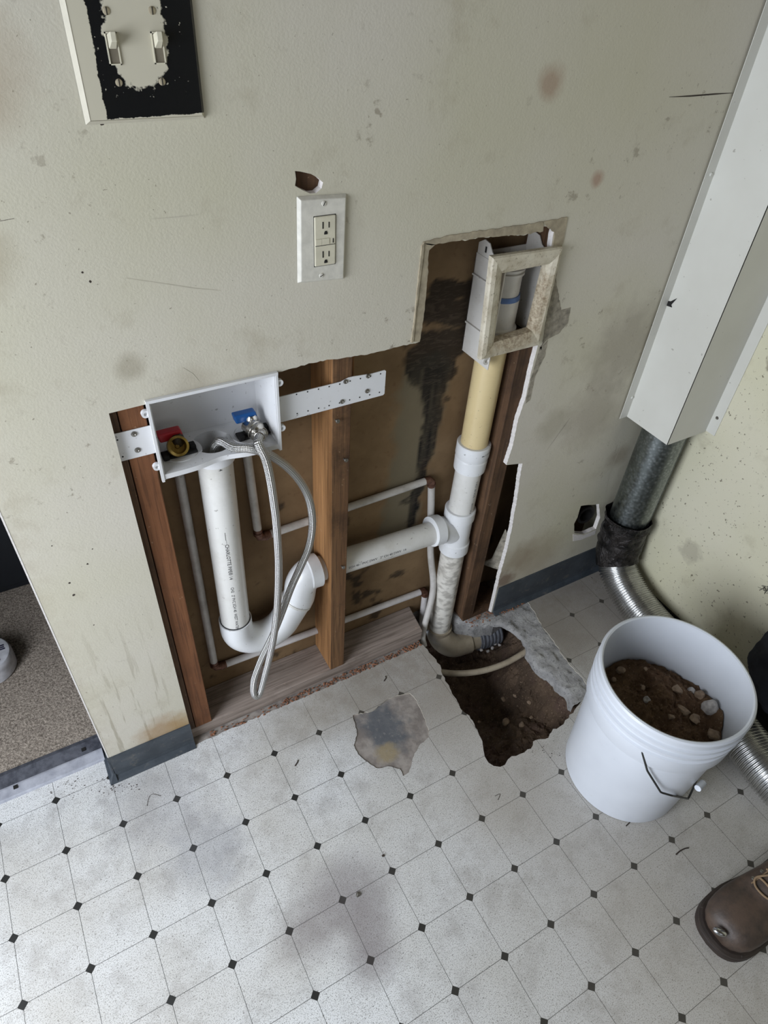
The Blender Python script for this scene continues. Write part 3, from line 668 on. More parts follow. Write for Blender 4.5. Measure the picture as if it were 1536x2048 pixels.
# crumbs between vinyl and plate
V, F = [], []
for k in range(420):
    x = random.uniform(.44, 1.02); 
    if .46 < x < .62 and random.random() < .5: continue
    r = random.uniform(.0012, .0036); v_, f_ = rock(k, r); c = Vector((x, random.uniform(-.006, .010), r * .4)); n0 = len(V); V += [q + c for q in v_]; F += [tuple(i + n0 for i in f) for f in f_]
for k in range(160):
    x = random.uniform(1.17, 1.36); r = random.uniform(.001, .0035); v_, f_ = rock(k, r); c = Vector((x, random.uniform(-.02, .01), r * .4 + .001)); n0 = len(V); V += [q + c for q in v_]; F += [tuple(i + n0 for i in f) for f in f_]
o = mobj('crumbs', V, F, CRUMB); tag(o, 'orange brown crumbs of plaster and rust along the bottom plate', 'debris', kind='stuff')
for k, (u, v, y) in enumerate([(688, 918, .012), (683, 1132, .012), (671, 840, .012)]):
    p = at(u, v, 1, y); o = lathe('nail', (p.x, y, p.z), (.2, -1, .2), [(-.01, .0015), (.006, .0015), (.006, .0042), (.0085, .0035)], SCREW, seg=12)
    tag(o, ['bent nail head on the middle stud above the supply pipe', 'nail head on the middle stud level with the drain arm', 'small nail on the middle stud just below the white strap'][k], 'nail')

# ------------------------------------------------------------------ laundry drain line
YP = .055; R2 = .0302
dl = empty('laundry_drain_pipe', (.56, YP, .2), 'white drain pipe with trap running from the washer box through the middle stud', 'drain pipe')
ring = [Vector((.56, YP, .752 - .0)), Vector((.5555, YP, .295))]
V, F, UV = tubeg([ring[0], ring[1]], R2, 40, False, False); V2, F2_, UV2 = tubeg([ring[0], ring[1]], R2 - .0035, 40, False, False)
n0 = len(V); V += V2; F += [tuple(i + n0 for i in f[::-1]) for f in F2_]; F += [(k, (k + 1) % 40, (k + 1) % 40 + n0, k + n0) for k in range(40)]
sp = mobj('standpipe', V, F, PVC, dl, auto=40)
# trap : U bend, then elbow to the arm
def arc(c, r, a0, a1, n, plane='xz'):
    return [Vector((c[0] + r * math.cos(math.radians(a0 + (a1 - a0) * k / n)), c[1], c[2] + r * math.sin(math.radians(a0 + (a1 - a0) * k / n)))) for k in range(n + 1)]
ub = [Vector((.5555, YP, .306)), Vector((.5555, YP, .285))] + arc((.6155, YP, .275), .060, 180, 332, 22)
e = ub[-1]; d = (ub[-1] - ub[-2]).normalized(); ub += [e + d * .02, e + d * .054]
tube('trap_bend', ub, R2 + .0042, PVCC, dl, 40)
lathe('joint_seam', (.5555, YP, .3062), (0, 0, 1), [(0, .0322), (.0012, .0322)], INK, dl)
s0 = ub[-1]
eb = [s0 - d * .004, s0 + d * .02]
# smooth up to the horizontal arm
eb = catmull([s0 - d * .006, s0 + d * .012, Vector((.7085, YP, .338)), Vector((.719, YP, .357)), Vector((.734, YP, .367)), Vector((.742, YP, .3675))], 8)
L_ = len(eb); tube('trap_elbow', eb, [R2 + .0046] * L_, PVCC, dl, 40)
lathe('joint_seam', s0, d, [(-.003, R2 + .0060), (.002, R2 + .0060)], PVC, dl)
lathe('hub', (.722, YP, .367), (1, 0, -.03), [(0, R2 + .004), (.002, R2 + .0075), (.026, R2 + .0075), (.027, R2 + .001)], PVCC, dl)
tube('drain_arm', [(.735, YP, .3675), (.80, YP, .3640), (1.068, YP, .350)], R2 * .93, PVC, dl, 40)
# ------------------------------------------------------------------ vertical stack
XS = 1.125
st = empty('drain_stack', (XS, YP, 0), 'vertical drain stack of yellowed and white pipe right of the middle stud', 'drain pipe')
tube('yellowed_pipe', [(XS + .003, YP, .845), (XS + .002, YP, .70), (XS + .001, YP, .555)], R2, PVCY, st, 40)['label'] = 'yellowed section of pipe'
lathe('coupling', (XS, YP, .523), (.02, 0, 1), [(-.001, R2), (.000, R2 + .0055), (.03, R2 + .0065), (.033, R2 + .0045), (.040, R2 + .0075), (.068, R2 + .0075), (.070, R2 + .006), (.070, R2)], PVCC, st, 40)
tube('riser_pipe', [(XS, YP, .53), (XS - .003, YP, .395)], R2, PVC, st, 40)
# sanitary tee : body plus swept branch
XT = XS - .004
lathe('tee_fitting', (XT, YP, .268), (0, 0, 1), [(0, R2), (0, R2 + .0065), (.030, R2 + .0065), (.033, R2 + .0035), (.105, R2 + .0035), (.108, R2 + .0068), (.134, R2 + .0068), (.136, R2 + .005), (.136, R2)], PVCC, st, 40)
br = catmull([(XT + .004, YP, .315), (XT - .018, YP, .333), (XT - .038, YP, .347), (XT - .058, YP, .353), (XT - .075, YP, .3545)], 8)
tube('branch', br, [R2 * .94] * 8 + [R2 + .0015 + .001 * k / (len(br) - 8) for k in range(len(br) - 8)], PVCC, st, 40)
lathe('branch_hub', (XT - .050, YP, .3535), (-1, 0, .1), [(0, R2 + .002), (.004, R2 + .0065), (.028, R2 + .0065), (.0285, R2 - .001)], PVCC, st, 40)
tube('lower_pipe', [(XT, YP, .275), (XT, YP, -.055)], R2, PVCD, st, 40)['label'] = 'mottled grey and white lower pipe'
sw = [(XT, YP, -.042), (XT, YP, -.06)] + [(XT + .055 - .055 * math.cos(a), YP - .035 * math.sin(a / 1.0) , -.065 - .05 * math.sin(a)) for a in [math.radians(q) for q in range(5, 91, 7)]]
e2 = Vector(sw[-1]); sw += [tuple(e2 + Vector((.03, -.004, 0)))]
tube('sweep_elbow', sw, R2 + .0055, PVCT, st, 40)['label'] = 'muddy grey elbow below floor level'
tube('buried_pipe', [e2 + Vector((.02, -.003, 0)), e2 + Vector((.075, -.008, -.003))], R2 + .001, PVCT, st, 40)
cpn = []
pth = resample([e2 + Vector((.055, -.005, -.002)), e2 + Vector((.128, -.010, -.008))], .0015); rr = [R2 + .006 + .0016 * (1 if (k // 4) % 2 else 0) + .0008 * random.random() for k in range(len(pth))]
tube('rubber_coupling', pth, rr, plain('grey_rubber_coupling', (104, 106, 112), .55, var=.25, vs=80), st, 40)['label'] = 'ribbed grey coupling band'
# upper fitting in the old wall box
lathe('box_fitting', (XS + .002, YP, .838), (0.0, 0, 1), [(0, R2 + .004), (0, R2 + .008), (.030, R2 + .0085), (.034, R2 + .004), (.088, R2 + .004), (.088, R2 + .001), (.132, R2 + .001), (.133, R2 + .004), (.137, R2 + .004), (.138, R2), (.140, R2), (.141, R2 + .004), (.145, R2 + .004), (.146, R2 - .001), (.156, R2 - .001)], OLDW, st, 40)
lathe('primer_ring', (XS + .002, YP, .924), (0, 0, 1), [(0, R2 + .0045), (.009, R2 + .0030)], BLUERING, st, 40)['label'] = 'blue primer ring'

# printing on the pipes : flat letters wrapped on the pipe surface
def printing(s, base, axis, toward, r, size, mat, parent, flip=1, up=1):
    cu = bpy.data.curves.new('print', 'FONT'); cu.body = s; cu.size = size; cu.resolution_u = 2
    tmp = bpy.data.objects.new('print_tmp', cu); COL.objects.link(tmp); bpy.context.view_layer.update()
    dg = bpy.context.evaluated_depsgraph_get(); me = bpy.data.meshes.new_from_object(tmp.evaluated_get(dg))
    V0 = [v.co.copy() for v in me.vertices]; F0 = [tuple(p.vertices) for p in me.polygons]
    bpy.data.objects.remove(tmp); bpy.data.meshes.remove(me); bpy.data.curves.remove(cu)
    base = Vector(base); axis = Vector(axis).normalized(); tw = Vector(toward); tw = (tw - axis * tw.dot(axis)).normalized(); sd = tw.cross(axis)
    V = []
    for c in V0:
        a = c.y / r * up; V.append(base + axis * c.x + (tw * math.cos(a) + sd * math.sin(a)) * (r + .0003))
    return mobj('printing', V, F0, mat, parent)
tw = Vector(CAM) - Vector((.556, YP, .5)); tw = Vector((-.25, -.85, .0))
printing('——····CHARLOTTE PIPE® 14', (.558, YP, .585), (-.01, 0, -1), tw, R2, .0098, INK, sp, up=-1 if False else 1)
printing('CH2   2" PVC SCH 40  WEST WATER', (.5568, YP, .437), (-.01, 0, -1), tw, R2, .0082, INK, sp)
printing('14', (.5597, YP, .735), (0, 0, -1), Vector((-.1, -.9, 0)), R2, .009, INK, sp)
da = [o for o in COL.objects if o.name.startswith('drain_arm')][0]
printing('SCH 40 / PVC DWV   2" CH 40 DWV  14', (.81, YP, .3635), (1, 0, -.0525), Vector((0, -.95, .05)), R2 * .93, .0085, INK, da, up=1)
rp = [o for o in COL.objects if o.name.startswith('riser_pipe')][0]
printing('PVC-1120  —  SCH 40  CH 2', (XS - .003, YP, .404), (.02, 0, 1), Vector((.25, -.85, 0)), R2, .008, INK, rp)
lpz = [o for o in COL.objects if o.name.startswith('lower_pipe')][0]
printing('PVC-1120  40  DWV', (XT, YP, .10), (0, 0, 1), Vector((.35, -.8, 0)), R2, .010, GREYPAPER, lpz)
yp = [o for o in COL.objects if o.name.startswith('yellowed_pipe')][0]
printing('ASTM D-2665  PVC-1120  SCH 40  NSF-DWV', (XS + .002, YP, .60), (.03, 0, 1), Vector((-.85, -.35, 0)), R2 + .0002, .006, GREYPAPER, yp)
cpl = [o for o in COL.objects if o.name.startswith('coupling')][0]
printing('DWV 2 NSF', (XS, YP, .574), (.02, 0, 1), Vector((.1, -1, 0)), R2 + .0079, .0001, INK, cpl)
def ring_print(s, c, r, size, ang, parent, mat):
    cu = bpy.data.curves.new('print', 'FONT'); cu.body = s; cu.size = size; cu.resolution_u = 2
    tmp = bpy.data.objects.new('print_tmp', cu); COL.objects.link(tmp); bpy.context.view_layer.update()
    me = bpy.data.meshes.new_from_object(tmp.evaluated_get(bpy.context.evaluated_depsgraph_get()))
    V = []
    for v in me.vertices:
        a = ang + v.co.x / r; V.append((c[0] + math.sin(a) * (r + .0003), c[1] - math.cos(a) * (r + .0003), c[2] + v.co.y))
    F = [tuple(p.vertices) for p in me.polygons]; bpy.data.objects.remove(tmp); bpy.data.meshes.remove(me); bpy.data.curves.remove(cu)
    return mobj('printing', V, F, mat, parent)
bpy.data.objects.remove([o for o in COL.objects if o.name.startswith('printing') and o.parent == cpl][0])
ring_print('▬ 2 DWV NSF', (XS + .0012, YP, .577), R2 + .0076, .0065, -.1, cpl, INK)

# ------------------------------------------------------------------ supply pipes
YS = .0915
def supply(name, base, label, top, corner, far, pts_down, mat_v, mat_h, r=.0085):
    t = empty(name, base, label, 'water pipe')
    c = Vector(corner); tp = Vector(top); f = Vector(far)
    tube('vertical_pipe', [tp, c + Vector((0, 0, .022))], r, mat_v, t, 20)
    tube('copper_elbow', [c + Vector((0, 0, .026)), c + Vector((0, 0, .012)), c + Vector((.003, 0, .003)), c + Vector((.012, 0, 0)), c + (f - c).normalized() * .026], r + .0004, COPPER, t, 20)
    tube('crimp_ring', [c + Vector((0, 0, .010)), c + Vector((0, 0, .017))], r + .0014, COPPER, t, 20)
    dr = (f - c).normalized()
    tube('crimp_ring', [c + dr * .013, c + dr * .019], r + .0014, COPPER, t, 20)
    tube('horizontal_pipe', [c + dr * .022, f - dr * .014], r, mat_h, t, 20)
    d0 = Vector(pts_down[0]) 
    tube('copper_elbow', [f - dr * .018, f - dr * .006, f + Vector((0, 0, -.006)), f + (d0 - f).normalized() * .022], r + .0004, COPPER, t, 20)
    tube('crimp_ring', [f + (d0 - f).normalized() * .014, f + (d0 - f).normalized() * .020], r + .0014, COPPER, t, 20)
    tube('down_pipe', catmull([f + (d0 - f).normalized() * .02] + [Vector(p) for p in pts_down], 8), r, mat_h, t, 20)
    return t
cH = at(430, 1336, 1, YS); fH = at(851, 1180, 1, YS)
supply('hot_supply_pipe', (.5, YS, .1), 'painted supply pipe dropping from the red valve and running low along the wall', (.504, YS, .765), cH, fH, [at(841, 1262, 1, YS - .01)], PEX, PEXW)
cC = at(517, 1076, 1, YS); fC = at(863, 958, 1, YS)
supply('cold_supply_pipe', (.62, YS, .45), 'painted supply pipe dropping from the blue valve and running behind the drain arm', (.626, YS, .765), cC, fC, [at(861, 1100, 1, YS), at(866, 1180, 1, YS - .032), at(846, 1265, 1, .03), at(848, 1292, 1, .01)], PEX, PEX)

# ------------------------------------------------------------------ washer outlet box
wbx = empty('washer_outlet_box', (.56, .045, .762), 'new white washer outlet box with straps screwed to studs', 'outlet box')
x0, x1, z0, z1, th = .4625, .6560, .7615, .9035, .0028
Zf = .772
front = -.004
def plate_hole(x0, x1, y0, y1, z, th, holes):
    loops = [[(x0, y0), (x1, y0), (x1, y1), (x0, y1)]] + [[(cx + r * math.cos(2 * math.pi * k / 32), cy + r * math.sin(2 * math.pi * k / 32)) for k in range(32)] for cx, cy, r in holes]
    return slab(loops, lambda a, b, d: (a, b, z - d), th)[:2]
g = join(boxg(x0, x0 + th, front, .092, z0, z1), boxg(x1 - th, x1, front, .092, z0, z1), boxg(x0, x1, .0895, .092, z0, z1), boxg(x0 + .0001, x1 - .0001, front, .092, z1 - th, z1 + .0001),
         plate_hole(x0 + th, x1 - th, .0041, .0895, Zf, .0028, [(.5585, .048, .0315)]))
# front rim
g = join(g, boxg(x0 - .003, x0 + .001, front - .0015, front + .004, z0 - .002, z1 + .003), boxg(x1 - .001, x1 + .003, front - .0015, front + .004, z0 - .002, z1 + .003), boxg(x0 - .0032, x1 + .0032, front - .0019, front + .0037, z1 - .0012, z1 + .0033))
# lower front apron that swells around the bosses
ap = []; NA = 60
for k in range(NA + 1):
    x = x0 + (x1 - x0) * k / NA
    dip = max(math.exp(-((x - .503) / .024) ** 2), math.exp(-((x - .618) / .024) ** 2)) * .0 
    ap.append((x, -.004 + .008 * math.exp(-((x - .56) / .03) ** 2)))
Va = [(x, y, Zf) for x, y in ap] + [(x, .004, Zf) for x, y in ap] + [(x, y, Zf - .009) for x, y in ap] + [(x, .004, Zf - .009) for x, y in ap]; m_ = NA + 1
Fa = [(i, i + 1, i + 1 + m_, i + m_) for i in range(NA)] + [(i + 2 * m_, i + 2 * m_ + 1, i + 1, i) for i in range(NA)] + [(i + 3 * m_, i + 3 * m_ + 1, i + 1 + 2 * m_, i + 2 * m_) for i in range(NA)]
g = join(g, (Va, Fa))
hb = fixn(mobj('box_housing', g[0], g[1], BOXW, wbx, bevel=.0012))
ct = []
for cx in (.503, .620):
    lathe('valve_boss', (cx, .046, Zf - .0005), (0, 0, -1), [(0, .036), (.004, .034), (.012, .031), (.017, .026), (.020, .014)], BOXW, wbx)
    lathe('valve_seat', (cx, .046, Zf), (0, 0, 1), [(0, .030), (.0012, .030), (.0012, .024), (.0004, .023), (.0004, .012)], BOXW, wbx)
lathe('drain_collar', (.5585, .048, Zf - .002), (0, 0, -1), [(0, .0355), (.03, .0345), (.03, .0305), (0, .0315)], BOXW, wbx, cap0=False, cap1=False)
# raised hood behind drain hole
for px, pz in ((x0 - .006, .885), (x0 - .006, .789), (x1 + .006, .886), (x1 + .006, .801)):
    lathe('mounting_tab', (px, .0025, pz), (0, -1, 0), [(0, .006), (.006, .006), (.006, .003), (.003, .002)], BOXW, wbx, 20)
def strap(pts):
    V, F, FM = slab([pts], lambda a, b, d: (a, .0118 - d, b), .0016); return fixn(mobj('strap', V, F, BOXW, wbx, bevel=.0004))
s1 = strap([(.405, .806), (.4615, .806), (.4615, .856), (.409, .856), (.406, .853)])
s2 = strap([(.6565, .803), (.859, .8055), (.862, .808), (.862, .853), (.859, .8555), (.835, .8545), (.80, .8575), (.79, .8575), (.775, .853), (.6565, .852)])
for u, v in [(268, 868), (275, 900)]:
    p = at(u, v, 1, .010); lathe('strap_screw', (p.x, .0102, p.z), (0, -1, 0), [(0, .0045), (.0015, .0042), (.002, .002), (.001, .001)], SCREW, s1, 16)
for u, v in [(691, 763), (736, 752), (734, 782), (684, 803)]:
    p = at(u, v, 1, .010); lathe('strap_screw', (p.x, .0102, p.z), (0, -1, 0), [(0, .0042), (.0015, .004), (.002, .002), (.001, .001)], SCREW, s2, 16)
for row, dz in ((0, 0), (1, -.037)):
    for k in range(9):
        x = .695 + k * .0195; z = .8495 + dz + (.001 if k > 4 else 0)
        lathe('punched_hole', (x, .0102, z), (0, -1, 0), [(0, .0013), (.0003, .0013)], DARK, s2, 10)
for x, z in ((.412, .845), (.4135, .814)):
    lathe('punched_hole', (x, .0102, z), (0, -1, 0), [(0, .0014), (.0003, .0014)], DARK, s1, 10)

# valves
def valve(name, cx, label, hmat, hlabel):
    t = empty(name, (cx, .046, Zf), label, 'valve')
    nose = Vector((cx - .004, .040, Zf + .014)); ax = Vector((.05, -.80, .60)).normalized()
    if hmat is BLUE: ax = Vector((.42, -.85, -.12)).normalized()
    lathe('valve_body', (cx, .048, Zf), (0, 0, 1), [(0, .011), (.006, .013), (.02, .012), (.03, .010), (.034, .007)], BRASSD if hmat is RED else CHROME, t, 24)
    lathe('threaded_outlet', nose - ax * .012, ax, [(0, .011), (.012, .0145), (.014, .0165), (.020, .0165), (.021, .0155), (.023, .0165), (.026, .0165), (.027, .0125), (.016, .011), (.016, .004), (.018, .003)], BRASS if hmat is RED else CHROME, t, 32)
    V, F = join(boxg(cx - .030, cx + .026, .028, .050, Zf + .0006, Zf + .005), boxg(cx - .030, cx - .020, .026, .040, Zf + .0006, Zf + .011), boxg(cx + .016, cx + .026, .036, .050, Zf + .0006, Zf + .011))
    mobj('retaining_clip', V, F, DARK, t, bevel=.002)
    hx = cx - .012
    V, F = join(boxg(hx - .018, hx + .020, .044, .060, Zf + .024, Zf + .040), boxg(hx + .002, hx + .020, .044, .060, Zf + .010, Zf + .026))
    V = [(x + (.003 if z < Zf + .03 else 0), y, z) for x, y, z in V]
    mobj('lever_handle', V, F, hmat, t, bevel=.0025)['label'] = hlabel
    return nose, ax
nr, ar = valve('hot_water_valve', .503, 'brass valve with red handle at the left of the washer box, outlet open', RED, 'red lever handle')
nb, ab = valve('cold_water_valve', .628, 'valve with blue handle at the right of the washer box, hose attached', BLUE, 'blue lever handle')

# braided hose
hz = empty('braided_water_hose', (nb.x, -.03, .05), 'long braided steel hose hanging in a loop from the blue valve', 'hose')
def hp(u, v, y): return at(u, v, 1, y)
A = [nb + ab * .022, hp(516, 884, -.012), hp(530, 915, -.022), hp(539, 950, -.028), hp(547, 1000, -.03), hp(553, 1052, -.03), hp(557, 1129, -.03), hp(555, 1205, -.028), hp(550, 1256, -.027), hp(541, 1306, -.026), hp(528, 1357, -.026), hp(520, 1385, -.028), hp(513, 1393, -.03)]
B = [hp(507, 1384, -.026), hp(508, 1360, -.020), hp(516, 1335, -.016), hp(527, 1309, -.014), hp(545, 1272, -.014), hp(562, 1230, -.014), hp(582, 1176, -.014), hp(601, 1134, -.012), hp(617, 1096, -.010), hp(624, 1060, -.008), hp(624, 1030, -.006), hp(618, 998, -.004), hp(605, 970, -.004), hp(586, 945, -.008), hp(562, 924, -.012), hp(533, 907, -.014), hp(500, 897, -.012), hp(468, 895, -.002), Vector((.566, .018, .790)), Vector((.561, .034, .776)), Vector((.558, .044, .752)), Vector((.557, .050, .70))]
hpath = resample(catmull(A + B, 10), .003)
tube('braided_hose', hpath, .0074, BRAID, hz, 20)
lathe('coupling_nut', nb + ab * .002, ab, [(0, .0150), (.001, .0158), (.006, .0158), (.007, .0145), (.009, .0145), (.010, .0156), (.014, .0154), (.020, .0105)], CHROME, hz, 24)
d0 = (hpath[3] - hpath[0]).normalized()
lathe('crimp_sleeve', hpath[0] - d0 * .004, d0, [(0, .0112), (.003, .0112), (.004, .0095), (.008, .0095), (.009, .0106), (.013, .0106), (.014, .0095), (.024, .009), (.025, .0074)], CHROME, hz, 24)

# ------------------------------------------------------------------ switch plate
sp_ = empty('light_switch_plate', (.525, 0, 1.32), 'double light switch plate with black showing through chipped cream paint', 'switch plate')
sx0, sx1, sz0, sz1 = .4602, .5895, 1.2515, 1.3860
bl = .004
V = [(sx0, -.0005, sz0), (sx1, -.0005, sz0), (sx1, -.0005, sz1), (sx0, -.0005, sz1), (sx0 + bl, -.0062, sz0 + bl), (sx1 - bl, -.0062, sz0 + bl), (sx1 - bl, -.0062, sz1 - bl), (sx0 + bl, -.0062, sz1 - bl)]
F = [(4, 5, 6, 7), (0, 1, 5, 4), (1, 2, 6, 5), (2, 3, 7, 6), (3, 0, 4, 7)]
m = BLACKP; X, Y, Z = m.sep()
# cream islands: outline with ragged edges
mk = m.math('MAXIMUM', m.blob((.526, 0, 1.329), .031, .06, .4, 90, (1, 9, 1.55)), m.ramp(m.math('ADD', X, m.math('MULTIPLY', m.math('SUBTRACT', m.noise(70, 6, .75), .5), .010)), .4820, .4815))
mk = m.math('MAXIMUM', mk, m.ramp(m.math('ADD', Z, m.math('MULTIPLY', m.math('SUBTRACT', m.noise(60, 6, .75), .5), .008)), 1.2566, 1.2563))
chips = m.math('MULTIPLY', m.ramp(m.noise(190, 4, .6), .68, .69), m.math('MULTIPLY', m.ramp(Z, 1.27, 1.285), m.ramp(X, .576, .57)))
mk = m.math('MAXIMUM', mk, chips)
m.color(m.mix(mk, srgb(17, 19, 21), srgb(194, 188, 168))); m.rough(m.ramp(mk, 0, 1, .22, .45)); m.bump(mk, .5, .0004)
mobj('cover', V, F, m.m, sp_)
V = [(sx0 - .0006, -.0004, sz0), (sx0 - .0002, -.0009, sz0 - .0006), (sx0 + bl, -.0066, sz0 + bl), (sx0 + bl, -.0066, sz1), (sx0 - .0006, -.0004, sz1)]
mobj('bevel_edge', V, [(0, 1, 2, 3, 4)], GREYCREAM, sp_)
fixn(mobj('bevel_edge', [(sx0, -.0004, sz0 - .0008), (sx1, -.0004, sz0 - .0008), (sx1 - bl * .6, -.0040, sz0 + bl * .5), (sx0 + bl, -.0066, sz0 + bl * .9), (sx0 + bl, -.0060, sz0 + bl * .9), (sx1 - bl * .6, -.003, sz0 + bl * .5)], [(0, 1, 2, 3), (0, 3, 4), (0, 4, 5, 1), (1, 5, 2), (2, 5, 4, 3)], GREYCREAM, sp_))
for cx, tilt in ((.5005, 0), (.5465, 0)):
    fr = join(boxg(cx - .0060, cx - .0048, -.0078, -.006, 1.3045, 1.3325), boxg(cx + .0048, cx + .0060, -.0078, -.006, 1.3045, 1.3325), boxg(cx - .006, cx + .006, -.0078, -.006, 1.3045, 1.3057), boxg(cx - .006, cx + .006, -.0078, -.006, 1.3313, 1.3325))
    tg = mobj('toggle_frame', fr[0], fr[1], ALMOND, sp_)
    mobj('toggle_slot', *boxg(cx - .0048, cx + .0048, -.0065, -.0061, 1.3057, 1.3313), plain('toggle_shade', (120, 112, 96), .5), sp_)
    V, F = boxg(cx - .0040, cx + .0040, -.019, -.006, 1.318, 1.3305)
    V = [(x * 1.0 + (cx - x) * (.25 if y < -.01 else 0), y, z + (.008 if y < -.01 else 0) + (-.004 if (y < -.01 and z > 1.325) else 0)) for x, y, z in V]
    mobj('toggle', V, F, ALMOND, sp_, bevel=.0008)
for cx, cz in ((.5005, 1.3495), (.5455, 1.3500), (.5005, 1.2890), (.5455, 1.2885)):
    sc_ = lathe('screw', (cx, -.0061, cz), (0, -1, 0), [(0, .0037), (.0008, .0035), (.0013, .0022)], plain('brass_screw', (190, 178, 152), .4, .4, bump=0) if 'brass_screw' not in bpy.data.materials else bpy.data.materials['brass_screw'], sp_, 20)
    mobj('screw_slot', *boxg(cx - .0004, cx + .0004, -.0078, -.0073, cz - .0033, cz + .0033), DARK, sc_)
# ------------------------------------------------------------------ outlet plate
ob = empty('outlet_cover_plate', (.739, 0, 1.09), 'grimy white wall plate with an almond duplex outlet below the wall gouge', 'wall outlet')
def quad_xz(pts, y): return [(at(u, v, 1, 0).x, y, at(u, v, 1, 0).z) for u, v in pts]
o4 = quad_xz([(594.5, 566), (687.5, 557), (693, 387), (593, 393)], -.0004)
cxy = Vector((sum(p[0] for p in o4) / 4, 0, sum(p[2] for p in o4) / 4))
i4 = [(cxy.x + (p[0] - cxy.x) * .90, -.0058, cxy.z + (p[2] - cxy.z) * .94) for p in o4]
mobj('plate', o4 + i4, [(4, 5, 6, 7), (0, 1, 5, 4), (1, 2, 6, 5), (2, 3, 7, 6), (3, 0, 4, 7)], IVORY, ob, bevel=.0010)
rx0, rx1, rz0, rz1 = .7225, .7545, 1.061, 1.1285
rcp = mobj('receptacle', *boxg(rx0, rx1, -.0078, -.004, rz0, rz1), ALMOND, ob, bevel=.0015)
V, F = join(boxg(rx0 - .0008, rx1 + .0008, -.0059, -.0056, rz0 - .0008, rz1 + .0008)); mobj('recess_line', V, F, DARK, ob)
mid = (rz0 + rz1) / 2
mobj('test_button', *boxg(rx0 + .001, rx0 + .0105, -.0086, -.0078, mid - .0042, mid + .0042), ALMOND, rcp, bevel=.0004)
mobj('reset_button', *boxg(rx0 + .011, rx0 + .0220, -.0086, -.0078, mid - .0042, mid + .0042), ALMOND, rcp, bevel=.0004)
g = [boxg(rx1 - .0048, rx1 - .0034, -.0082, -.0076, mid - .003, mid + .003), boxg(rx0 + .0008, rx1 - .001, -.0081, -.0077, mid - .0054, mid - .0047)]
for zc in (1.1165, 1.0770):
    g += [boxg(.7340, .7356, -.0082, -.0076, zc - .0042, zc + .0048), boxg(.7432, .7446, -.0082, -.0076, zc - .0036, zc + .0040)]
    g += [boxg(.7366, .7416, -.0082, -.0076, zc - .0122, zc - .0092), boxg(.7374, .7408, -.0082, -.0076, zc - .0093, zc - .0076)]
V, F = join(*g); mobj('slots', V, F, DARK, rcp)
for (u, v), rt in (((648, 407), .5), ((643, 551), 1.1)):
    p = at(u, v, 1, -.006); s_ = lathe('screw', (p.x, -.0058, p.z), (0, -1, 0), [(0, .0036), (.0008, .0033), (.0012, .002)], IVORY, ob, 20)
    V, F = boxg(-.0004, .0004, -.0074, -.0069, -.003, .003); R_ = Matrix.Rotation(rt, 3, 'Y'); V = [R_ @ Vector(q) + Vector((p.x, 0, p.z)) for q in V]; mobj('screw_slot', V, F, DARK, s_)

# ------------------------------------------------------------------ old wall box and its frame
ow = empty('old_wall_box', (1.14, .045, .81), 'old white plastic wall box around the top of the drain stack', 'outlet box')
bx0, bx1, bz0, bz1 = 1.083, 1.1985, .805, .998
g = join(boxg(bx0, bx0 + .003, .006, .092, bz0, bz1), boxg(bx0, 1.158, .089, .092, bz0, bz1), boxg(1.158, 1.1975, .089, .092, .846, bz1), boxg(1.1950, 1.1975, .013, .092, .846, bz1))
mobj('box_housing', g[0], g[1], OLDW, ow, bevel=.001)
for z in (.865, .958):
    mobj('side_rib', *boxg(bx0 - .004, bx0 + .001, .010, .090, z, z + .0035), OLDW, ow, bevel=.0008)
for z in (.825, .935):
    lathe('mounting_tab', (bx0 - .004, .012, z), (0, -1, 0), [(0, .008), (.005, .008), (.005, .004), (.002, .003)], OLDW, ow, 18)
# top ears
for xx in (bx0 + .001, 1.1945):
    V, F, FM = slab([[(.010, bz1 - .004), (.090, bz1 - .004), (.090, bz1 + .018), (.074, bz1 + .028), (.060, bz1 + .026), (.050, bz1 + .014)]], lambda a, b, d: (xx + d, a, b), .0025)
    fixn(mobj('top_ear', V, F, OLDW, ow, bevel=.0005))
mobj('tab_slot', *boxg(1.0828, 1.0832, .064, .068, bz1 + .008, bz1 + .018), DARK, ow)
of = empty('wall_box_frame', (1.115, -.006, .845), 'grimy cream rectangular trim frame hanging at the opening edge', 'frame')
O = [Vector((x, 0, z)) for x, z in ((1.0475, .8425), (1.186, .8435), (1.187, 1.029), (1.0365, 1.032))]
I = [Vector((x, 0, z)) for x, z in ((1.0755, .8705), (1.163, .8755), (1.168, 1.0010), (1.0655, 1.0000))]
def lerp4(t): return [O[k].lerp(I[k], t) for k in range(4)]
pf = [(0, .0), (0, -.008), (.08, -.011), (.35, -.0125), (.8, -.009), (1, -.006), (1, .012)]
rails = ['bottom_rail', 'right_rail', 'top_rail', 'left_rail']
for k in range(4):
    k2 = (k + 1) % 4; V = []
    for t, y in pf:
        q = lerp4(t); V += [(q[k].x, y - .001, q[k].z), (q[k2].x, y - .001, q[k2].z)]
    n = len(pf); F = [(2 * i, 2 * i + 1, 2 * i + 3, 2 * i + 2) for i in range(n - 1)] + [(2 * (n - 1), 2 * n - 1, 1, 0)] + [tuple(2 * i for i in range(n))[::-1], tuple(2 * i + 1 for i in range(n))]
    fixn(mobj(rails[k], V, F, FRAME, of))
mobj('screw_hole', *boxg(1.1945, 1.1949, .035, .041, .975, .981), DARK, ow)
member('wall_stud', 1.1985, 1.236, .0125, .1005, .846, 2.4, [WOODR, WOODR], 'dark stud end glimpsed behind the top right corner of the old wall box hole')
member('wood_block', .66, .78, .0125, .030, 1.13, 1.20, [WOODR, WOODR], 'dark brown wood seen through the gouged hole above the outlet')

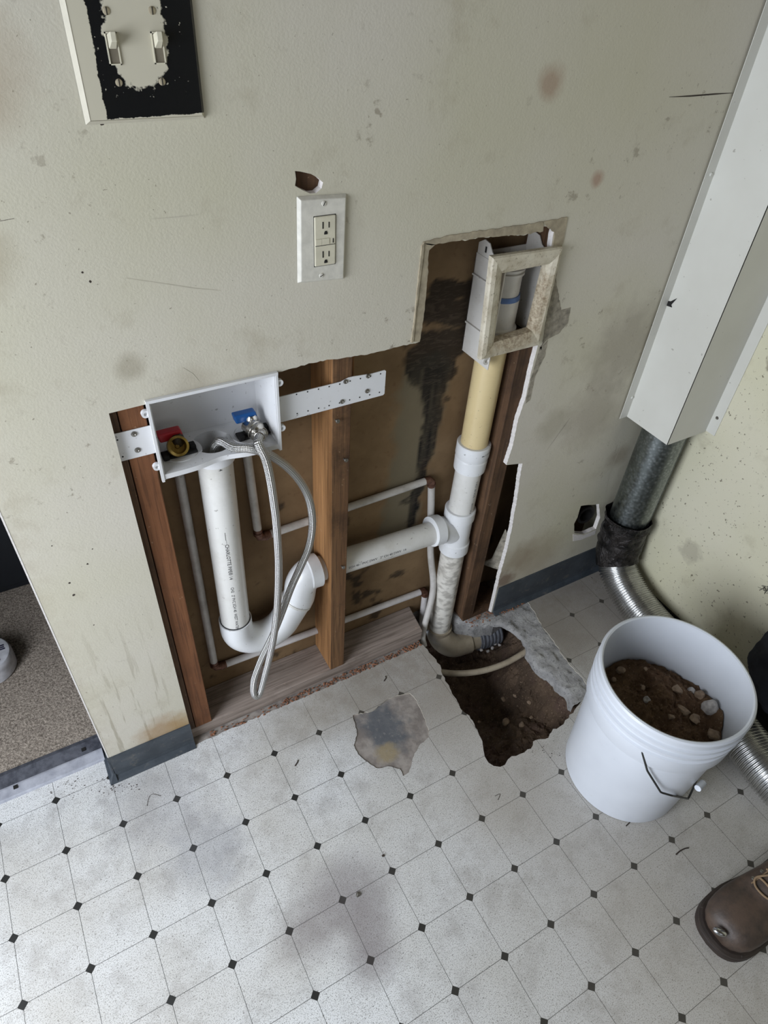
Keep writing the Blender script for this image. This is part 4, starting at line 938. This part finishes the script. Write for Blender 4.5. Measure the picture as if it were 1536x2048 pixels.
# ------------------------------------------------------------------ corner chase, duct
ch = empty('corner_duct_cover', (1.6, -.06, .58), 'white angled metal corner cover over the vent duct', 'duct cover')
zb = .5814; tk = .0012
g = join(boxg(1.5075, 1.5322, -.0042, -.0030, zb, ZC), boxg(1.5310, 1.5322, -.130, -.0004, zb, ZC), boxg(1.5310, XR - .0005, -.130, -.1288, zb, ZC), boxg(XR - .0018, XR - .0004, -.1545, -.1288, zb + .003, ZC))
mobj('cover_sheet', g[0], g[1], CHASE, ch)
for u, v in ((1420, 348), (1263, 794)):
    p = at(u, v, 1, -.002); lathe('screw', (p.x, -.0042, p.z), (0, -1, 0), [(0, .004), (.002, .0025)], CHASE, ch, 16)
p = at(1434, 836, 0, XR - .002); lathe('screw', (XR - .0018, p.y, p.z), (-1, 0, 0), [(0, .004), (.002, .0025)], SCREW, ch, 16)
p = at(1341, 605, 1, -.002)
V = [(1.5305, y, z) for y, z in ((.0 - .004, p.z - .004), (-.018, p.z - .002), (-.014, p.z + .002), (-.022, p.z + .020), (-.010, p.z + .008), (-.003, p.z + .006))]
V = V + [(x - .0006, y, z) for x, y, z in V]; mobj('tear_mark', V, [(0, 1, 2, 3, 4, 5), (11, 10, 9, 8, 7, 6)], DARK, ch)
vp_ = empty('vent_duct', (1.60, -.07, 0), 'galvanized vent pipe in the corner continuing as silver flexible duct behind the bucket', 'duct')
lathe('galvanized_pipe', (1.600, -.068, .275), (0, 0, 1), [(0, .0508), (.60, .0508)], GALV, vp_, 48)
# seam
tube('pipe_seam', [(1.600 + .0508 * math.cos(math.radians(-60)), -.068 + .0508 * math.sin(math.radians(-60)), z) for z in (.276, .5, .8)], .0018, GALV, vp_, 8)
fp = catmull([(1.600, -.068, .20), (1.598, -.075, .150), (1.594, -.105, .112), (1.588, -.16, .085), (1.585, -.23, .066), (1.580, -.32, .060), (1.565, -.44, .059), (1.535, -.56, .059), (1.510, -.66, .059), (1.500, -.74, .059)], 14)
fp = resample(fp, .0011); rr = [.0495 + .0026 * math.sin(2 * math.pi * i * .0011 / .0068) + .0014 * (vnoise(np.array([i * .02]), np.array([1.]))[0] - .5) for i in range(len(fp))]
tube('flexible_duct', fp, rr, FOIL, vp_, 40, auto=180)['label'] = 'silver corrugated flexible duct'
tp = resample(catmull([(1.600, -.068, .292), (1.600, -.068, .24), (1.599, -.070, .19), (1.597, -.080, .150), (1.594, -.092, .132)], 8), .004)
V, F, UV = tubeg(tp, .0545, 40, False, False)
V = [v + (v - tp[min(len(tp) - 1, i // 40)]).normalized() * (.012 * float(fbm(np.array([i % 40 * .3]), np.array([v.z * 50 + (i % 40) * .2]), 3, 6)[0]) - .002 + (.004 if v.x < 1.58 and v.z > .26 else 0)) for i, v in enumerate(V)]
mobj('foil_tape', V, F, FOILT, vp_, smooth=True)['label'] = 'crumpled dark foil tape'

# ------------------------------------------------------------------ bucket
BX, BY = 1.252, -.509
bk = empty('white_bucket', (BX, BY, 0), 'white plastic bucket part full of brown soil standing beside the floor pit', 'bucket')
rb, rt, hb_ = .1285, .1435, .370
def rad(z): return rb + (rt - rb) * z / hb_
prof = [(0.004, rb - .012), (0, rb - .006), (.002, rb - .001), (.006, rb), (.258, rad(.258)), (.259, rad(.259) + .006), (.262, rad(.262) + .0072), (.300, rad(.30) + .0068), (.303, rad(.303) + .0025), (.311, rad(.311) + .0020), (.314, rad(.314) + .0075), (.322, rad(.322) + .0078), (.325, rad(.325) + .0025), (.332, rad(.332) + .0022), (.335, rad(.335) + .0070), (.342, rad(.342) + .0072), (.345, rad(.345) + .0028), (.351, rad(.351) + .0026), (.354, rad(.354) + .0058), (.366, rad(.366) + .0060), (.370, rad(.37) + .0035), (.371, rad(.37)), (.369, rad(.37) - .003), (.36, rad(.36) - .0035), (.012, rb - .004), (.010, 0.001)]
lathe('bucket_body', (BX, BY, 0), (0, 0, 1), prof, BUCKET, bk, 96, auto=32)
def onb(ang, z, dr=0): a = math.radians(ang); r = rad(z) + dr; return Vector((BX + r * math.cos(a), BY + r * math.sin(a), z))
h0 = at(1284, 1502, 0, BX)   # handle eye on the near-left side
def bpt(u, v):
    # pixel -> point on the bucket wall (nearest hit)
    best = None
    for ang in np.arange(150, 340, 1.0):
        for z in np.arange(.02, .37, .004):
            q = onb(ang, z, .004); c = [sum(RM[k][i] * (q[i] - CAM[i]) for i in range(3)) for k in range(3)]
            e = (768 + FPX * c[0] / c[2] - u) ** 2 + (1024 + FPX * c[1] / c[2] - v) ** 2
            if best is None or e < best[0]: best = (e, ang, z)
    return best[1], best[2]
aE, zE = bpt(1285, 1502)
e1 = onb(aE, zE, .006); e2_ = onb(aE + 180, zE, .006)
pth = [onb(aE, zE, -.001), e1]
for u, v, o_ in [(1296, 1537, .006), (1319, 1578, .008), (1340, 1585, .008), (1368, 1592, .010)]:
    aa, zz = bpt(u, v); pth.append(onb(aa, zz, o_ + .003))
aL, zL = bpt(1368, 1592)
a_end = aE + 180
for k in range(1, 14):
    f = k / 13; aa = aL + (a_end - aL) * f; zz = zL + (zE - zL) * max(0, f) ** 1.2; pth.append(onb(aa, zz, .012))
pth.append(onb(a_end, zE, 0.0))
tube('wire_handle', resample(pth, .006), .0021, WIRE, bk, 10)
aG, zG = bpt(1402, 1574)
gp = onb(aG, zG, .010)
axg = Vector((math.sin(math.radians(aG)), -math.cos(math.radians(aG)), .2)).normalized()
lathe('handle_grip', gp - axg * .02 + Vector((0, 0, 0)), axg, [(.006, .0045), (.006, .0068), (.030, .0068), (.030, .0045)], BUCKET, bk, 20)
lathe('handle_ear', onb(aE, zE, -.002), onb(aE, zE, 1) - onb(aE, zE, 0), [(0, .013), (.004, .012), (.005, .006)], BUCKET, bk, 20)
# soil in the bucket
n1 = 90; V, F = [], []; ri = rad(.25) - .006
for j in range(n1):
    for k in range(120):
        r = ri * (j + .5) / n1; a = 2 * math.pi * k / 120; x = r * math.cos(a); y = r * math.sin(a)
        z = .246 + .022 * float(0) ; V.append([BX + x, BY + y, 0])
arr = np.array(V); lx = arr[:, 0] - BX; ly = arr[:, 1] - BY
arr[:, 2] = .243 + .012 * np.sin(lx * 18 + ly * 9) * 1 + .022 * (fbm(arr[:, 0] * 22, arr[:, 1] * 22, 4, 8) - .5) * 2 + .007 * (fbm(arr[:, 0] * 120, arr[:, 1] * 120, 3, 2) - .5) * 2 - .012 * (np.hypot(lx, ly) / ri) ** 3 - .20 * ly * .12
F = [(j * 120 + k, j * 120 + (k + 1) % 120, (j + 1) * 120 + (k + 1) % 120, (j + 1) * 120 + k) for j in range(n1 - 1) for k in range(120)] + [tuple(range(120))[::-1]]
VB = arr.tolist()
for k in range(1300):
    q_ = random.randrange(120 * 4, len(arr)); 
    if math.hypot(lx[q_], ly[q_]) > ri - .006: continue
    r_ = random.choice([.001, .0015, .002, .003, .004]) * random.uniform(.7, 1.2)
    v_, f_ = rock_lite(r_); c_ = Vector(arr[q_].tolist()) + Vector((0, 0, r_ * .2)); n0 = len(VB); VB += [tuple(q + c_) for q in v_]; F += [tuple(i + n0 for i in f) for f in f_]
bs = mobj('bucket_soil', VB, F, SOIL, smooth=False); tag(bs, 'brown soil heaped inside the white bucket', 'soil', kind='stuff')
def bz(x, y): i = int(np.argmin((arr[:, 0] - x) ** 2 + (arr[:, 1] - y) ** 2)); return float(arr[i, 2])
stones = [(1424, 1411, .019, 'pale angular stone with grey face, largest at the right side of the bucket soil', STONEW, (1, .9, 1)), (1400, 1390, .014, 'tan stone just left of the pale angular stone', STONE, (1, .8, 1)),
          (1384, 1380, .010, 'small grey stone at the bucket wall behind the tan stone', STONEW, (1, 1, .8)), (1355, 1378, .014, 'rounded brown stone half buried near the middle of the bucket', STONE, (1, .9, .7)),
          (1368, 1418, .017, 'flat tan stone in the middle of the bucket soil', STONE, (1.2, .8, .45)), (1390, 1438, .014, 'brown clod in front of the flat tan stone', STONE, (1.2, .8, .5)), (1340, 1437, .009, 'small pinkish stone lying left of the brown clod', STONE, (1, .9, .7)),
          (1295, 1399, .009, 'small pale cube-like stone in the left half of the bucket soil', STONEW, (1, .9, .9)), (1287, 1373, .008, 'oval flat pebble above the small pale stone', STONE, (1.3, .8, .6)), (1240, 1345, .011, 'grey lump at the upper left of the bucket soil', STONE, (1, .8, .9)),
          (1291, 1338, .006, 'tiny stone near the back edge of the bucket soil', STONE, (1, .8, .8)), (1430, 1468, .014, 'long tan stone at the lower right of the bucket soil', STONE, (.8, 1.2, .6)), (1452, 1474, .013, 'narrow tan stone against the right bucket wall', STONE, (.7, 1.2, .7)), (1228, 1360, .007, 'small lump by the left bucket wall', STONE, (1, .8, .8))]
for k, (u, v, r, lab, m_, sq) in enumerate(stones):
    p = at(u, v, 2, .25); z = bz(p.x, p.y); p = at(u, v, 2, z + r * .3); rr_ = math.hypot(p.x - BX, p.y - BY)
    if rr_ > ri - r: q = (ri - r * 1.05) / rr_; p.x = BX + (p.x - BX) * q; p.y = BY + (p.y - BY) * q
    tag(rockobj('rubble_stone', (p.x, p.y, bz(p.x, p.y) + r * .25), r, 100 + k, m_, sq, k * 1.3), lab, 'stone', 'rubble stones on the bucket soil')

# ------------------------------------------------------------------ thin pipe and pebbles in the pit
pp = catmull([(1.012, -.03, -.085), (1.030, -.062, -.052), (1.08, -.092, -.055), (1.142, -.115, -.057), (1.21, -.128, -.052), (1.275, -.130, -.040), (1.30, -.125, -.036)], 8)
o = tube('buried_tubing', pp, .0082, PVCT, None, 16); tag(o, 'thin grey tube curving across the floor pit', 'pipe')
for k, (u, v) in enumerate([(985, 1296), (999, 1290), (976, 1302), (963, 1300), (990, 1287)]):
    p = at(u, v, 2, -.125); tag(rockobj('pebble', p, .0055, 200 + k, STONEW, (1, 1, 1)), 'small pale pebble stuck under the ribbed coupling in the pit', 'pebble', 'pebbles under the coupling')

# ------------------------------------------------------------------ person (boot and trouser leg) at the right edge
pe = empty('person', (1.30, -.855, 0), 'person in dark blue jeans and worn brown lace-up boot standing at the right edge', 'person')
def sections(secs, seg=36):
    V, F = [], []
    for (x, yc, w_, zb_, zt, p_) in secs:
        for k in range(seg):
            a = 2 * math.pi * k / seg; c, s = math.cos(a), math.sin(a)
            V.append((x, yc + w_ * math.copysign(abs(c) ** (2 / p_), c), (zb_ + zt) / 2 + (zt - zb_) / 2 * math.copysign(abs(s) ** (2 / p_), s)))
    n = len(secs)
    for i in range(n - 1):
        for k in range(seg): k2 = (k + 1) % seg; F.append((i * seg + k, i * seg + k2, (i + 1) * seg + k2, (i + 1) * seg + k))
    F += [tuple(range(seg))[::-1], tuple((n - 1) * seg + k for k in range(seg))]
    return V, F
S0 = [(1.152, .020, .022, .045), (1.156, .032, .020, .058), (1.165, .042, .019, .068), (1.180, .049, .018, .075), (1.200, .052, .018, .080), (1.225, .053, .018, .084), (1.240, .052, .018, .086), (1.255, .050, .018, .094), (1.275, .047, .018, .106), (1.30, .043, .018, .122), (1.325, .040, .018, .145), (1.345, .039, .018, .185), (1.37, .040, .018, .23), (1.40, .041, .018, .235), (1.43, .039, .018, .23), (1.448, .030, .02, .19), (1.455, .015, .03, .12)]
YB = -.853
V, F = sections([(x, YB, w_, z0_, z1_, 2.3) for x, w_, z0_, z1_ in S0])
V = [Vector(v) for v in V]
for v in V:                                     # creases over the vamp
    if v.z > .05: v.z += .0022 * math.sin((v.x - 1.22) * 190) * math.exp(-((v.x - 1.245) / .025) ** 2)
bo = mobj('boot_upper', V, F, LEATHER, pe, smooth=True)
def sole_out(off, zz, n=48):
    P_ = []
    keys = [(1.139, 0), (1.143, .024), (1.155, .042), (1.175, .053), (1.20, .058), (1.24, .058), (1.29, .050), (1.34, .044), (1.40, .044), (1.44, .038), (1.46, .020), (1.466, 0)]
    keys = [(v.x, max(0, v.y)) for v in catmull([(x, y, 0) for x, y in keys], 5)]
    up = [(x - (off if i < 14 else 0), y + off * .8 * (0 if i in (0, len(keys) - 1) else 1)) for i, (x, y) in enumerate(keys)]
    return [Vector((x, YB + y, zz)) for x, y in up] + [Vector((x, YB - y, zz)) for x, y in up[::-1][1:-1]]
A_ = sole_out(0, .0); 
rings_ = [sole_out(-.001, .0), sole_out(0, .003), sole_out(0, .014), sole_out(-.0015, .0150), sole_out(-.0015, .0165), sole_out(0, .0175), sole_out(0, .024), sole_out(-.005, .026)]
V = [p for r_ in rings_ for p in r_]; m_ = len(A_)
F = [(i * m_ + k, i * m_ + (k + 1) % m_, (i + 1) * m_ + (k + 1) % m_, (i + 1) * m_ + k) for i in range(len(rings_) - 1) for k in range(m_)] + [tuple(range(m_))[::-1], tuple((len(rings_) - 1) * m_ + k for k in range(m_))]
mobj('boot_sole', V, F, SOLE, pe, bevel=.0008)
# steel showing through the toe
V, F = rock(5, .014, (1.1, .62, .45)); 
c = at(1440, 1864, 2, .063); bmv = []
bm = bmesh.new(); bmesh.ops.create_icosphere(bm, subdivisions=3, radius=1); R_ = Matrix.Rotation(-.9, 3, 'Z')
V = [R_ @ Vector((v.co.x * .013, v.co.y * .0075, v.co.z * .0065)) + c for v in bm.verts]; F = [tuple(q.index for q in f.verts) for f in bm.faces]; bm.free()
mobj('steel_toe', V, F, STEEL, pe, smooth=True)['label'] = 'bare steel showing through the worn toe'
# tongue, eyelets, laces
def bsurf(x, s):
    k = max(i for i in range(len(S0)) if S0[i][0] <= x); k = min(k, len(S0) - 2); t = (x - S0[k][0]) / (S0[k + 1][0] - S0[k][0])
    w_ = S0[k][1] + (S0[k + 1][1] - S0[k][1]) * t; zt = S0[k][3] + (S0[k + 1][3] - S0[k][3]) * t; y = s
    zz = (zt + .018) / 2 + (zt - .018) / 2 * max(0, 1 - abs(y / w_) ** 2.3) ** (1 / 2.3); return Vector((x, YB + y, zz))
for k, (xa, xb) in enumerate([(1.262, 1.268), (1.282, 1.288), (1.303, 1.308), (1.322, 1.326)]):
    pts = [bsurf(xa + (xb - xa) * t, -.030 + .060 * t) + Vector((0, 0, .0032 + .002 * math.sin(t * math.pi))) for t in [q / 10 for q in range(11)]]
    tube('lace', pts, .0021, LACE, pe, 8)
    for s in (-.032, .032): lathe('eyelet', bsurf(xa, s) + Vector((0, 0, -.001)), (0, .4 * (1 if s > 0 else -1), 1), [(0, .0035), (.0025, .003), (.002, .001)], SCREW, bo, 12)
lp = catmull([bsurf(1.282, .020) + Vector((0, 0, .004)), bsurf(1.262, .030) + Vector((0, 0, .006)), bsurf(1.250, .018) + Vector((0, 0, .005)), bsurf(1.252, -.008) + Vector((0, 0, .006)), bsurf(1.268, -.020) + Vector((0, 0, .008)), bsurf(1.290, -.010) + Vector((0, 0, .006))], 8)
tube('lace', lp, .0020, LACE, pe, 8)
for s in (-.024, .024):                           # seams of the eyestay
    tube('seam', [bsurf(x, s * (1.0 + (1.33 - x) * 2)) + Vector((0, 0, .0008)) for x in [1.252 + .008 * q for q in range(10)]], .0013, LACE, bo, 6)
# trouser leg
leg = [(1.400, .13, .062), (1.392, .15, .070), (1.396, .20, .073), (1.402, .30, .072), (1.412, .42, .078), (1.425, .50, .084), (1.43, .60, .088), (1.44, .75, .095), (1.45, .90, .102), (1.455, 1.0, .104)]
pts = [Vector((x, YB, z)) for x, z, r in leg]; V, F, UV = tubeg(catmull(pts, 6), [leg[min(i // 6, len(leg) - 2)][2] + (leg[min(i // 6 + 1, len(leg) - 1)][2] - leg[min(i // 6, len(leg) - 2)][2]) * (i % 6) / 6 for i in range((len(leg) - 1) * 6 + 1)], 36)
V = [v + Vector((0, 0, 0)) + (v - Vector((1.42, YB, v.z))).normalized() * .006 * float(fbm(np.array([math.atan2(v.y - YB, v.x - 1.42) * 2 + 9]), np.array([v.z * 22]), 3, 3)[0] - .5) for v in V]
mobj('trouser_leg', V, F, DENIM, pe, smooth=True)['label'] = 'dark blue denim trouser leg'

# dark cloth bundle at the right wall
bm = bmesh.new(); bmesh.ops.create_icosphere(bm, subdivisions=5, radius=1)
V = []
for v in bm.verts:
    d_ = 1 + .5 * (float(fbm(np.array([v.co.x * 2.2 + 7]), np.array([v.co.y * 2.2 + v.co.z * 1.7 + 5]), 4, 12)[0]) - .5); z = max(v.co.z * .135 * d_, -.118)
    V.append((1.602 + v.co.x * .052 * d_, -.590 + v.co.y * .098 * d_, .24 + z))
F = [tuple(q.index for q in f.verts) for f in bm.faces]; bm.free()
o = mobj('cloth_bundle', V, F, NAVY, smooth=True); tag(o, 'dark navy cloth bundle against the right wall behind the bucket', 'cloth')

# round white tub on the carpet
t = empty('round_tub', (.028, .425, .006), 'round white tub with dark marks standing on the brown carpet', 'tub')
lathe('tub_body', (.034, .412, .006), (0, 0, 1), [(0, .054), (.004, .058), (.040, .059), (.044, .059), (.050, .0575), (.054, .055), (.0555, .051), (.0555, .0005)], plain('white_tub', (206, 206, 210), .5, var=.15), t, 48)
g = []
for dx, dy, a, b in ((.042, .012, .010, .002), (.040, .006, .012, .002), (.043, .000, .011, .002), (.030, -.030, .008, .002), (.024, -.034, .010, .003), (.020, .020, .006, .002)):
    mobj('printed_mark', *boxg(.034 + dx * .9 - a * .7, .034 + dx * .9 + a * .7, .412 + dy - b, .412 + dy + b, .0617, .0623), bpy.data.materials.get('navy_marks') or plain('navy_marks', (44, 44, 66), .6), t)
# black box added where the far room goes dark
t = empty('dark_filler', (-.05, .84, .006), 'black cabinet added to the dark room beyond the doorway', 'filler')
mobj('filler_body', *boxg(-.6, .34, .66, 1.1, .006, .80), plain('black_filler', (20, 24, 30), .6), t, bevel=.004)
for xx in (-.59, -.12): mobj('filler_front', *boxg(xx, xx + .46, .652, .6595, .03, .78), bpy.data.materials['black_filler'], t, bevel=.002)

# ------------------------------------------------------------------ debris on the vinyl
for k, (pts, r, lab) in enumerate([([(1352, 1709), (1360, 1702), (1370, 1697), (1377, 1696)], .0013, 'thin dark twig on the vinyl between bucket and boot'), ([(590, 1532), (595, 1524), (596, 1520)], .0013, 'short dark curled shaving on the vinyl left of the peeled patch'),
        ([(294, 1612), (298, 1595), (306, 1588), (322, 1592)], .0004, 'thin curved hair on the vinyl near the black baseboard'), ([(768, 1362), (772, 1356), (771, 1352)], .0013, 'dark shaving on the vinyl above the peeled patch'),
        ([(1252, 1652), (1258, 1646), (1262, 1640)], .0011, 'small splinter at the foot of the white bucket'), ([(990, 1592), (1000, 1588), (996, 1600)], .0005, 'thin dark thread on the vinyl below the pit')]):
    P_ = catmull([at(u, v, 2, r) for u, v in pts], 4); tag(tube('shaving', P_, r, TWIG, None, 6), lab, 'debris')
p = at(716, 1789, 2, .003); tag(rockobj('nut', p, .0055, 300, SCREW, (1, 1, .6)), 'small round metal nut on the darker patch of vinyl', 'nut')
p = at(766, 1711, 2, .002); tag(rockobj('grit', p, .003, 301, TWIG, (1, 1, .6)), 'tiny black grit on the vinyl up right of the metal nut', 'debris')
V = []; F = []
for k in range(260):
    u, v = random.choice([(random.gauss(130, 40), random.gauss(1570, 14)), (random.gauss(1200, 30), random.gauss(1150, 14)), (random.gauss(240, 20), random.gauss(1565, 10)), (random.gauss(1060, 40), random.gauss(1490, 12))])
    p = at(u, v, 2, 0)
    if p.x > 1.0 and p.y > -.38 and p.x < 1.36: continue
    if p.y > .04 or (p.y > -.02 and p.x > .23): continue
    r = random.uniform(.0005, .0016); v_, f_ = rock(k, r); n0 = len(V); V += [q + p + Vector((0, 0, r * .4)) for q in v_]; F += [tuple(i + n0 for i in f) for f in f_]
o = mobj('floor_grit', V, F, TWIG); tag(o, 'fine dark grit scattered on the vinyl floor', 'debris', kind='stuff')
# black scribble on the right wall
c = at(1530, 1178, 0, XR)
g = []
for k in range(14):
    a = random.uniform(0, math.pi); l = random.uniform(.004, .011); y0, z0_ = c.y + random.uniform(-.006, .006), c.z + random.uniform(-.008, .008)
    dy, dz = math.cos(a) * l, math.sin(a) * l; g.append(([(XR - .0004, y0 - dy, z0_ - dz), (XR - .0004, y0 - dy + .0012, z0_ - dz + .0006), (XR - .0004, y0 + dy + .0012, z0_ + dz + .0006), (XR - .0004, y0 + dy, z0_ + dz)], [(0, 1, 2, 3)]))
V, F = join(*g)
wr = [o for o in COL.objects if o.name == 'wall_right'][0]; struct(mobj('black_mark', V, F, DARK, wr))
